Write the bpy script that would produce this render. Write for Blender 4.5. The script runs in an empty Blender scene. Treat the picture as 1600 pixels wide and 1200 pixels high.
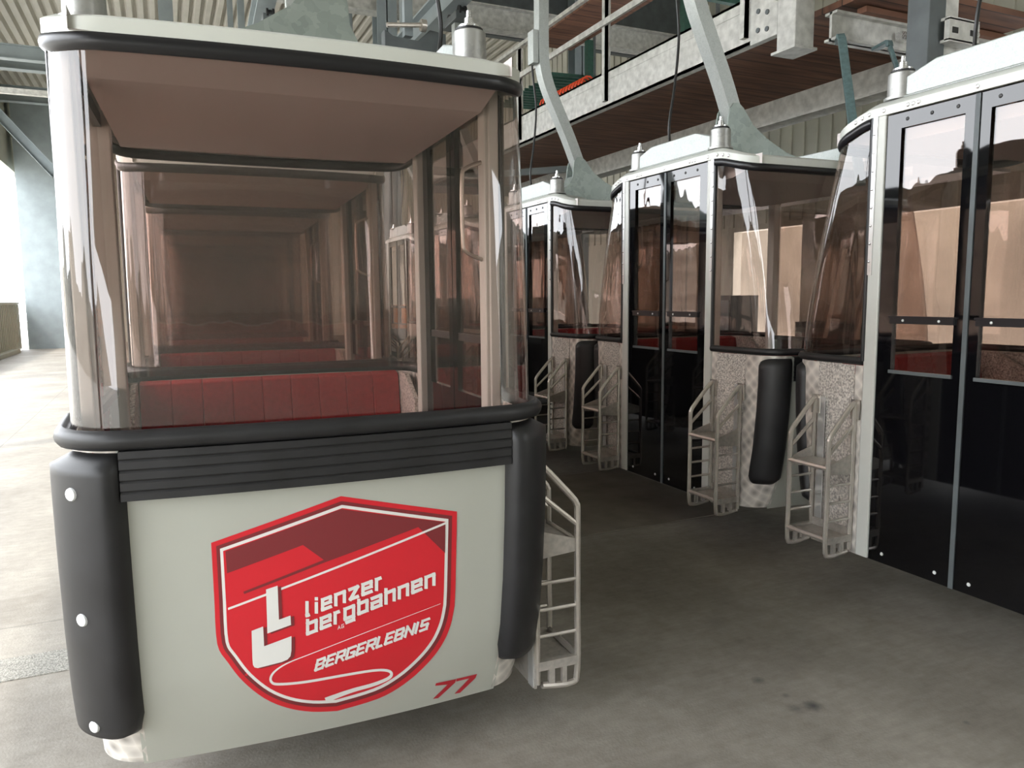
import bpy, bmesh, math, random
from mathutils import Vector, Matrix
random.seed(7)
C = bpy.context.scene.collection
PI = math.pi

# ------------------------------------------------------------------ materials
def mat(name):
    m = bpy.data.materials.new(name); m.use_nodes = True
    nt = m.node_tree
    for n in list(nt.nodes): nt.nodes.remove(n)
    out = nt.nodes.new('ShaderNodeOutputMaterial')
    return m, nt, out
def N(nt, t, **kw):
    n = nt.nodes.new(t)
    for k, v in kw.items():
        if k in n.inputs: n.inputs[k].default_value = v
        else: setattr(n, k, v)
    return n
def L(nt, a, ao, b, bi): nt.links.new(a.outputs[ao], b.inputs[bi])
def pbr(name, col, rough=.5, metal=0., noise=0., nscale=8., bump=0., bscale=60., coat=0., rvar=0., spec=.5):
    m, nt, out = mat(name)
    p = N(nt, 'ShaderNodeBsdfPrincipled'); p.inputs['Base Color'].default_value = (*col, 1)
    p.inputs['Roughness'].default_value = rough; p.inputs['Metallic'].default_value = metal
    p.inputs['Coat Weight'].default_value = coat; p.inputs['Coat Roughness'].default_value = .04
    p.inputs['Specular IOR Level'].default_value = spec
    L(nt, p, 'BSDF', out, 'Surface')
    tc = N(nt, 'ShaderNodeTexCoord')
    if noise or rvar:
        n = N(nt, 'ShaderNodeTexNoise', Scale=nscale, Detail=6.); L(nt, tc, 'Object', n, 'Vector')
        if noise:
            cr = N(nt, 'ShaderNodeValToRGB')
            cr.color_ramp.elements[0].position = .3; cr.color_ramp.elements[1].position = .7
            cr.color_ramp.elements[0].color = (*[c*(1-noise) for c in col], 1)
            cr.color_ramp.elements[1].color = (*[min(1, c*(1+noise)) for c in col], 1)
            L(nt, n, 'Fac', cr, 'Fac'); L(nt, cr, 'Color', p, 'Base Color')
        if rvar:
            mr = N(nt, 'ShaderNodeMapRange'); mr.inputs['To Min'].default_value = max(0, rough-rvar); mr.inputs['To Max'].default_value = rough+rvar
            L(nt, n, 'Fac', mr, 'Value'); L(nt, mr, 'Result', p, 'Roughness')
    if bump:
        n2 = N(nt, 'ShaderNodeTexNoise', Scale=bscale, Detail=3.); L(nt, tc, 'Object', n2, 'Vector')
        b = N(nt, 'ShaderNodeBump', Strength=bump, Distance=.01); L(nt, n2, 'Fac', b, 'Height'); L(nt, b, 'Normal', p, 'Normal')
    return m

def glass(name, tint, haze=.035, wob=.03, base=.05):
    m, nt, out = mat(name)
    tr = N(nt, 'ShaderNodeBsdfTransparent'); tr.inputs['Color'].default_value = (*tint, 1)
    gl = N(nt, 'ShaderNodeBsdfGlossy', Roughness=.0); gl.inputs['Color'].default_value = (1, 1, 1, 1)
    df = N(nt, 'ShaderNodeBsdfDiffuse'); df.inputs['Color'].default_value = (.42, .37, .34, 1)
    lw = N(nt, 'ShaderNodeLayerWeight', Blend=.5)
    pw = N(nt, 'ShaderNodeMath', operation='POWER'); pw.inputs[1].default_value = 4.2
    L(nt, lw, 'Facing', pw, 0)
    mr = N(nt, 'ShaderNodeMapRange'); mr.inputs['To Min'].default_value = base; mr.inputs['To Max'].default_value = 1.
    L(nt, pw, 'Value', mr, 'Value')
    tc = N(nt, 'ShaderNodeTexCoord'); mp = N(nt, 'ShaderNodeMapping'); mp.inputs['Scale'].default_value = (5, 5, 1.2)
    L(nt, tc, 'Object', mp, 'Vector')
    n = N(nt, 'ShaderNodeTexNoise', Scale=1.6, Detail=1.); L(nt, mp, 'Vector', n, 'Vector')
    b = N(nt, 'ShaderNodeBump', Strength=wob, Distance=.1); L(nt, n, 'Fac', b, 'Height'); L(nt, b, 'Normal', gl, 'Normal')
    m1 = N(nt, 'ShaderNodeMixShader'); m1.inputs[0].default_value = haze
    L(nt, tr, 'BSDF', m1, 1); L(nt, df, 'BSDF', m1, 2)
    m2 = N(nt, 'ShaderNodeMixShader'); L(nt, mr, 'Result', m2, 0); L(nt, m1, 'Shader', m2, 1); L(nt, gl, 'BSDF', m2, 2)
    L(nt, m2, 'Shader', out, 'Surface')
    return m

def stucco(name):
    m, nt, out = mat(name)
    p = N(nt, 'ShaderNodeBsdfPrincipled', Metallic=.12, Roughness=.30)
    tc = N(nt, 'ShaderNodeTexCoord'); v = N(nt, 'ShaderNodeTexNoise', Scale=85., Detail=2.)
    L(nt, tc, 'Object', v, 'Vector')
    cr = N(nt, 'ShaderNodeValToRGB'); cr.color_ramp.elements[0].color = (.36, .335, .305, 1); cr.color_ramp.elements[1].color = (.90, .85, .79, 1)
    cr.color_ramp.elements[0].position = .34; cr.color_ramp.elements[1].position = .66
    L(nt, v, 'Fac', cr, 'Fac'); L(nt, cr, 'Color', p, 'Base Color')
    b = N(nt, 'ShaderNodeBump', Strength=.8, Distance=.01); L(nt, v, 'Fac', b, 'Height'); L(nt, b, 'Normal', p, 'Normal')
    L(nt, p, 'BSDF', out, 'Surface'); return m

def swirl(name):
    # circle-brushed aluminium: disc pattern in colour and bump, darker at disc centres
    m, nt, out = mat(name)
    p = N(nt, 'ShaderNodeBsdfPrincipled', Metallic=.12, Roughness=.30)
    tc = N(nt, 'ShaderNodeTexCoord')
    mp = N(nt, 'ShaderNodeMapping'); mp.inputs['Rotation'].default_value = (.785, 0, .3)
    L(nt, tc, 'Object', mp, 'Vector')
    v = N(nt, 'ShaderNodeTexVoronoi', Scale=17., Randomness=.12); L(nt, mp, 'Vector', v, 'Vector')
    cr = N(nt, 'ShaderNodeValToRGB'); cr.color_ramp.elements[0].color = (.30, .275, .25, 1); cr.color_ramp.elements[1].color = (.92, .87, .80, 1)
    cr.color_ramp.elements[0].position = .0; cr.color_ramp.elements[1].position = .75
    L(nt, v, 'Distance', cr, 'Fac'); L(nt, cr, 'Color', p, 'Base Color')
    b = N(nt, 'ShaderNodeBump', Strength=.6, Distance=.012); L(nt, v, 'Distance', b, 'Height'); L(nt, b, 'Normal', p, 'Normal')
    L(nt, p, 'BSDF', out, 'Surface'); return m

def galv(name, a, c, scale, rough=.42):
    m, nt, out = mat(name)
    p = N(nt, 'ShaderNodeBsdfPrincipled', Metallic=.55, Roughness=rough)
    tc = N(nt, 'ShaderNodeTexCoord'); n0 = N(nt, 'ShaderNodeTexNoise', Scale=scale*.6, Detail=2.)
    L(nt, tc, 'Object', n0, 'Vector')
    va = N(nt, 'ShaderNodeMixRGB', blend_type='ADD'); va.inputs[0].default_value = .12
    L(nt, tc, 'Object', va, 1); L(nt, n0, 'Color', va, 2)
    v = N(nt, 'ShaderNodeTexVoronoi', Scale=scale); L(nt, va, 'Color', v, 'Vector')
    cr = N(nt, 'ShaderNodeValToRGB'); cr.color_ramp.elements[0].color = (*a, 1); cr.color_ramp.elements[1].color = (*c, 1)
    L(nt, v, 'Color', cr, 'Fac'); L(nt, cr, 'Color', p, 'Base Color'); L(nt, p, 'BSDF', out, 'Surface')
    return m

def concrete(name):
    m, nt, out = mat(name)
    p = N(nt, 'ShaderNodeBsdfPrincipled', Roughness=.62); p.inputs['Specular IOR Level'].default_value = .35
    g = N(nt, 'ShaderNodeNewGeometry')
    n1 = N(nt, 'ShaderNodeTexNoise', Scale=.9, Detail=8., Roughness=.6); L(nt, g, 'Position', n1, 'Vector')
    cr = N(nt, 'ShaderNodeValToRGB'); e = cr.color_ramp.elements
    e[0].position = .32; e[0].color = (.26, .235, .20, 1); e[1].position = .68; e[1].color = (.42, .39, .34, 1)
    L(nt, n1, 'Fac', cr, 'Fac')
    mp = N(nt, 'ShaderNodeMapping'); mp.inputs['Scale'].default_value = (2, 14, 2); mp.inputs['Rotation'].default_value = (0, 0, .5)
    L(nt, g, 'Position', mp, 'Vector')
    n2 = N(nt, 'ShaderNodeTexNoise', Scale=3., Detail=5.); L(nt, mp, 'Vector', n2, 'Vector')
    mx = N(nt, 'ShaderNodeMixRGB', blend_type='MULTIPLY'); mx.inputs[0].default_value = .35
    L(nt, cr, 'Color', mx, 1); L(nt, n2, 'Color', mx, 2)
    # grey out the coloured noise
    bw = N(nt, 'ShaderNodeRGBToBW'); L(nt, n2, 'Color', bw, 'Color'); L(nt, bw, 'Val', mx, 2)
    n5 = N(nt, 'ShaderNodeTexNoise', Scale=11., Detail=9., Roughness=.7); L(nt, g, 'Position', n5, 'Vector')
    cr5 = N(nt, 'ShaderNodeValToRGB'); cr5.color_ramp.elements[0].position = .35; cr5.color_ramp.elements[0].color = (.62, .60, .57, 1); cr5.color_ramp.elements[1].position = .62; cr5.color_ramp.elements[1].color = (1.12, 1.12, 1.12, 1)
    L(nt, n5, 'Fac', cr5, 'Fac')
    mx5 = N(nt, 'ShaderNodeMixRGB', blend_type='MULTIPLY'); mx5.inputs[0].default_value = .38
    L(nt, mx, 'Color', mx5, 1); L(nt, cr5, 'Color', mx5, 2)
    last = mx5
    sx = N(nt, 'ShaderNodeSeparateXYZ'); L(nt, g, 'Position', sx, 'Vector')
    def mul(node_out, fac_col):
        nonlocal last
        q = N(nt, 'ShaderNodeMixRGB', blend_type='MIX'); nt.links.new(node_out, q.inputs[0])
        L(nt, last, 'Color', q, 1); q.inputs[2].default_value = (*fac_col, 1); last = q
    # joints between slabs
    for axis, off, per in (('Y', 4.7, 9.3), ('X', -1.9, 9.2)):
        a = N(nt, 'ShaderNodeMath', operation='SUBTRACT'); L(nt, sx, axis, a, 0); a.inputs[1].default_value = off - 50*per
        md = N(nt, 'ShaderNodeMath', operation='MODULO'); L(nt, a, 'Value', md, 0); md.inputs[1].default_value = per
        lt = N(nt, 'ShaderNodeMath', operation='LESS_THAN'); L(nt, md, 'Value', lt, 0); lt.inputs[1].default_value = .012
        hf = N(nt, 'ShaderNodeMath', operation='MULTIPLY'); L(nt, lt, 'Value', hf, 0); hf.inputs[1].default_value = .55
        mul(hf.outputs[0], (.12, .115, .105))
    # oil spots: position, radius
    for (x, y, r, s) in STAINS:
        cv = N(nt, 'ShaderNodeVectorMath', operation='SUBTRACT'); L(nt, g, 'Position', cv, 0); cv.inputs[1].default_value = (x, y, 0)
        sc = N(nt, 'ShaderNodeVectorMath', operation='LENGTH'); L(nt, cv, 'Vector', sc, 0)
        n3 = N(nt, 'ShaderNodeTexNoise', Scale=30., Detail=3.); L(nt, g, 'Position', n3, 'Vector')
        ad = N(nt, 'ShaderNodeMath', operation='MULTIPLY_ADD'); L(nt, n3, 'Fac', ad, 0); ad.inputs[1].default_value = r*.7; L(nt, sc, 'Value', ad, 2)
        mr = N(nt, 'ShaderNodeMapRange'); mr.inputs['From Min'].default_value = r*.4; mr.inputs['From Max'].default_value = r*1.35
        mr.inputs['To Min'].default_value = s; mr.inputs['To Max'].default_value = 0
        L(nt, ad, 'Value', mr, 'Value'); mul(mr.outputs[0], (.05, .05, .055))
    L(nt, last, 'Color', p, 'Base Color')
    n4 = N(nt, 'ShaderNodeTexNoise', Scale=90., Detail=4.); L(nt, g, 'Position', n4, 'Vector')
    b = N(nt, 'ShaderNodeBump', Strength=.15, Distance=.01); L(nt, n4, 'Fac', b, 'Height'); L(nt, b, 'Normal', p, 'Normal')
    L(nt, p, 'BSDF', out, 'Surface'); return m

def planks(name):
    m, nt, out = mat(name)
    p = N(nt, 'ShaderNodeBsdfPrincipled', Roughness=.7)
    tc = N(nt, 'ShaderNodeTexCoord'); mp = N(nt, 'ShaderNodeMapping'); mp.inputs['Scale'].default_value = (.7, 7, 1)
    L(nt, tc, 'Object', mp, 'Vector')
    n = N(nt, 'ShaderNodeTexNoise', Scale=2.2, Detail=6.); L(nt, mp, 'Vector', n, 'Vector')
    cr = N(nt, 'ShaderNodeValToRGB'); e = cr.color_ramp.elements
    e[0].position = .3; e[0].color = (.10, .045, .028, 1); e[1].position = .75; e[1].color = (.27, .125, .075, 1)
    L(nt, n, 'Fac', cr, 'Fac')
    sx = N(nt, 'ShaderNodeSeparateXYZ'); L(nt, tc, 'Object', sx, 'Vector')
    ad = N(nt, 'ShaderNodeMath', operation='ADD'); L(nt, sx, 'Y', ad, 0); ad.inputs[1].default_value = 50.
    md = N(nt, 'ShaderNodeMath', operation='MODULO'); L(nt, ad, 'Value', md, 0); md.inputs[1].default_value = .2
    lt = N(nt, 'ShaderNodeMath', operation='LESS_THAN'); L(nt, md, 'Value', lt, 0); lt.inputs[1].default_value = .012
    q = N(nt, 'ShaderNodeMixRGB'); L(nt, lt, 'Value', q, 0); L(nt, cr, 'Color', q, 1); q.inputs[2].default_value = (.03, .015, .01, 1)
    L(nt, q, 'Color', p, 'Base Color'); L(nt, p, 'BSDF', out, 'Surface'); return m

STAINS = [(2.435, 2.263, .055, .9), (2.355, 2.275, .05, .45), (2.394, 2.376, .025, .5), (2.381, 2.531, .04, .6), (2.6, 3.1, .12, .25), (1.75, 3.3, .16, .3), (2.9, 1.9, .02, .5)]
M = dict(
    white=pbr('cream_white_paint', (.66, .68, .63), .30, noise=.03, nscale=3, spec=.5),
    panel=pbr('end_panel_paint', (.475, .485, .43), .32, noise=.03, nscale=3, spec=.45),
    post=pbr('white_post_paint', (.62, .63, .59), .35, noise=.03),
    alu=pbr('brushed_aluminium', (.70, .71, .70), .30, metal=.7, noise=.05, nscale=20),
    rubber=pbr('black_rubber', (.015, .015, .0165), .44, noise=.25, nscale=9, rvar=.1, spec=.5),
    seal=pbr('rubber_seal', (.012, .012, .014), .32),
    gloss=pbr('black_gloss_paint', (.004, .004, .005), .035, spec=.6),
    seat=pbr('red_seat_fabric', (.36, .022, .026), .75, noise=.15, nscale=40, bump=.2, bscale=300),
    liner=pbr('beige_headliner', (.64, .585, .57), .6),
    stucco=stucco('stucco_aluminium'), swirl=swirl('circle_brushed_aluminium'),
    cast=galv('cast_aluminium', (.34, .34, .33), (.46, .46, .44), 30, .4),
    galv=galv('galvanised_steel', (.29, .335, .31), (.40, .45, .42), 22),
    galvlight=galv('bright_galvanised_steel', (.40, .43, .415), (.56, .59, .575), 90, .5),
    tube=pbr('stainless_tube', (.60, .56, .51), .26, metal=.65, noise=.08, nscale=30),
    tread=pbr('aluminium_tread', (.46, .43, .39), .40, metal=.45, noise=.15, nscale=40),
    glass=glass('bronze_tinted_glass', (.75, .67, .635), haze=.016, base=.06),
    doorglass=glass('light_bronze_glass', (.72, .64, .60), haze=.008, wob=.012, base=.068),
    bolt=pbr('steel_bolt', (.75, .75, .75), .25, metal=.8),
    plug=pbr('white_plug', (.72, .74, .74), .3),
    dark=pbr('dark_screw', (.05, .05, .05), .4, metal=.5),
    red=pbr('emblem_red', (.70, .022, .035), .30), red7=pbr('number_red', (.50, .02, .035), .35),
    maroon=pbr('emblem_maroon', (.22, .030, .035), .32), lwhite=pbr('emblem_white', (.82, .82, .79), .3),
    steel=pbr('grey_blue_steel_paint', (.27, .315, .33), .5, noise=.1, nscale=3),
    dsteel=pbr('dark_grey_steel', (.10, .115, .12), .5, noise=.2, nscale=5),
    wsteel=pbr('worn_white_steel', (.56, .56, .53), .55, noise=.22, nscale=12, bump=.1),
    deck=pbr('corrugated_sheet', (.60, .585, .53), .5, noise=.06, nscale=2),
    wall=pbr('pale_wall_panel', (.52, .52, .45), .6, noise=.06, nscale=2),
    green=pbr('dark_green_paint', (.03, .10, .075), .4, noise=.2, nscale=20),
    teal=pbr('grey_green_paint', (.10, .16, .165), .4, noise=.25, nscale=30),
    wood=planks('brown_planks'), cable=pbr('black_cable', (.015, .015, .015), .4),
    orange=pbr('orange_plastic', (.85, .10, .03), .5), ocrate=pbr('orange_crate', (.75, .28, .08), .6),
    concrete=concrete('smooth_concrete'),
    slab=pbr('dark_concrete_slab', (.20, .175, .145), .65, noise=.2, nscale=4, bump=.1),
    aggregate=pbr('exposed_aggregate', (.27, .26, .23), .8, noise=.55, nscale=120, bump=.5, bscale=150),
    ground=pbr('outdoor_gravel', (.42, .40, .36), .9, noise=.2, nscale=2),
    hill=pbr('wooded_slope', (.22, .21, .18), .9, noise=.5, nscale=.3),
)

# ------------------------------------------------------------------ mesh builder
class MB:
    def __init__(s): s.v = []; s.f = []; s.mi = []; s.cur = 0
    def add(s, vs, fs):
        b = len(s.v); s.v += [tuple(x) for x in vs]; s.f += [tuple(i+b for i in f) for f in fs]; s.mi += [s.cur]*len(fs); return s
    def box(s, c, d, R=None):
        hx, hy, hz = d[0]/2, d[1]/2, d[2]/2
        vs = [Vector((x, y, z)) for x in (-hx, hx) for y in (-hy, hy) for z in (-hz, hz)]
        if R is not None: vs = [R @ v for v in vs]
        vs = [v+Vector(c) for v in vs]
        return s.add(vs, [(0, 1, 3, 2), (4, 6, 7, 5), (0, 4, 5, 1), (2, 3, 7, 6), (0, 2, 6, 4), (1, 5, 7, 3)])
    def mm(s, a, b):
        return s.box([(a[i]+b[i])/2 for i in range(3)], [abs(b[i]-a[i]) for i in range(3)])
    def bar(s, a, b, w, h, up=(0, 0, 1)):
        a = Vector(a); b = Vector(b); d = (b-a); ln = d.length; d.normalize(); u = Vector(up)
        if abs(d.dot(u)) > .98: u = Vector((1, 0, 0))
        x = d.cross(u).normalized(); z = x.cross(d)
        return s.box((a+b)/2, (w, ln, h), Matrix((x, d, z)).transposed())
    def tube(s, pts, r, n=8, cap=True, flat=None):
        pts = [Vector(p) for p in pts]; m = len(pts); vs = []; fs = []; prev = None
        for i, p in enumerate(pts):
            d = (pts[min(i+1, m-1)]-pts[max(i-1, 0)]).normalized()
            if prev is None:
                u = Vector((0, 0, 1)) if abs(d.z) < .95 else Vector((1, 0, 0))
                x = d.cross(u).normalized()
            else:
                x = (prev-d*prev.dot(d)).normalized()
            prev = x; z = x.cross(d).normalized()
            rr = r[i] if isinstance(r, (list, tuple)) else r
            for k in range(n):
                a = 2*PI*k/n; fx, fz = (flat or (1, 1)); vs.append(p+x*math.cos(a)*rr*fx+z*math.sin(a)*rr*fz)
        for i in range(m-1):
            for k in range(n):
                fs.append((i*n+k, i*n+(k+1) % n, (i+1)*n+(k+1) % n, (i+1)*n+k))
        if cap: fs += [tuple(range(n-1, -1, -1)), tuple((m-1)*n+k for k in range(n))]
        return s.add(vs, fs)
    def lathe(s, c, prof, n=20, axis='z'):
        vs = []; fs = []; m = len(prof)
        for (r, h) in prof:
            for k in range(n):
                a = 2*PI*k/n
                q = (r*math.cos(a), r*math.sin(a), h)
                if axis == 'x': q = (h, q[0], q[1])
                if axis == 'y': q = (q[0], h, q[1])
                vs.append((c[0]+q[0], c[1]+q[1], c[2]+q[2]))
        for i in range(m-1):
            for k in range(n): fs.append((i*n+k, i*n+(k+1) % n, (i+1)*n+(k+1) % n, (i+1)*n+k))
        fs += [tuple(range(n-1, -1, -1)), tuple((m-1)*n+k for k in range(n))]
        return s.add(vs, fs)
    def prism(s, poly, axis, a, b):
        n = len(poly)
        def P(u, v, w):
            return (w, u, v) if axis == 'x' else ((u, w, v) if axis == 'y' else (u, v, w))
        vs = [P(u, v, a) for u, v in poly]+[P(u, v, b) for u, v in poly]
        fs = [tuple(range(n)), tuple(range(2*n-1, n-1, -1))]+[(i, n+i, n+(i+1) % n, (i+1) % n) for i in range(n)]
        return s.add(vs, fs)
    def grid(s, rows, closed=False):
        n = len(rows[0]); vs = [p for r in rows for p in r]; fs = []
        for i in range(len(rows)-1):
            for k in range(n-(0 if closed else 1)):
                fs.append((i*n+k, i*n+(k+1) % n, (i+1)*n+(k+1) % n, (i+1)*n+k))
        return s.add(vs, fs)
    def build(s, name, m, parent=None, smooth=35, bevel=0, thick=0, weld=False):
        me = bpy.data.meshes.new(name); me.from_pydata(s.v, [], s.f)
        bm = bmesh.new(); bm.from_mesh(me)
        if weld: bmesh.ops.remove_doubles(bm, verts=bm.verts, dist=1e-5)
        bmesh.ops.recalc_face_normals(bm, faces=bm.faces)
        bm.to_mesh(me); bm.free()
        ms = m if isinstance(m, (list, tuple)) else [m]
        for x in ms: me.materials.append(x)
        if len(ms) > 1:
            for p, i in zip(me.polygons, s.mi): p.material_index = i
        for p in me.polygons: p.use_smooth = True
        me.set_sharp_from_angle(angle=math.radians(smooth))
        o = bpy.data.objects.new(name, me); C.objects.link(o)
        if parent is not None: o.parent = parent
        if bevel:
            b = o.modifiers.new('bevel', 'BEVEL'); b.width = bevel; b.segments = 2; b.limit_method = 'ANGLE'; b.angle_limit = math.radians(40)
        if thick:
            t = o.modifiers.new('thickness', 'SOLIDIFY'); t.thickness = thick; t.offset = 0
        return o
def tag(o, label, cat, group=None):
    o['label'] = label; o['category'] = cat
    if group: o['group'] = group
    return o
def struct(o): o['kind'] = 'structure'; return o
def thing(name, label, cat, loc=(0, 0, 0), rz=0, group=None):
    o = bpy.data.objects.new(name, None); C.objects.link(o); o.location = loc; o.rotation_euler = (0, 0, rz)
    o.empty_display_size = .2
    return tag(o, label, cat, group)
def smooth_path(pts, n=6):
    out = []; m = len(pts); P = [Vector(p) for p in pts]
    for i in range(m-1):
        p0, p1, p2, p3 = P[max(i-1, 0)], P[i], P[i+1], P[min(i+2, m-1)]
        for k in range(n):
            t = k/n; out.append(.5*((2*p1)+(p2-p0)*t+(2*p0-5*p1+4*p2-p3)*t*t+(3*p1-p0-3*p2+p3)*t**3))
    out.append(P[-1]); return out
def lerp(x, xs, ys):
    if x <= xs[0]: return ys[0]
    for i in range(len(xs)-1):
        if x <= xs[i+1]: return ys[i]+(ys[i+1]-ys[i])*(x-xs[i])/(xs[i+1]-xs[i])
    return ys[-1]
def sstep(a, b, x):
    t = max(0, min(1, (x-a)/(b-a))); return t*t*(3-2*t)

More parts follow.
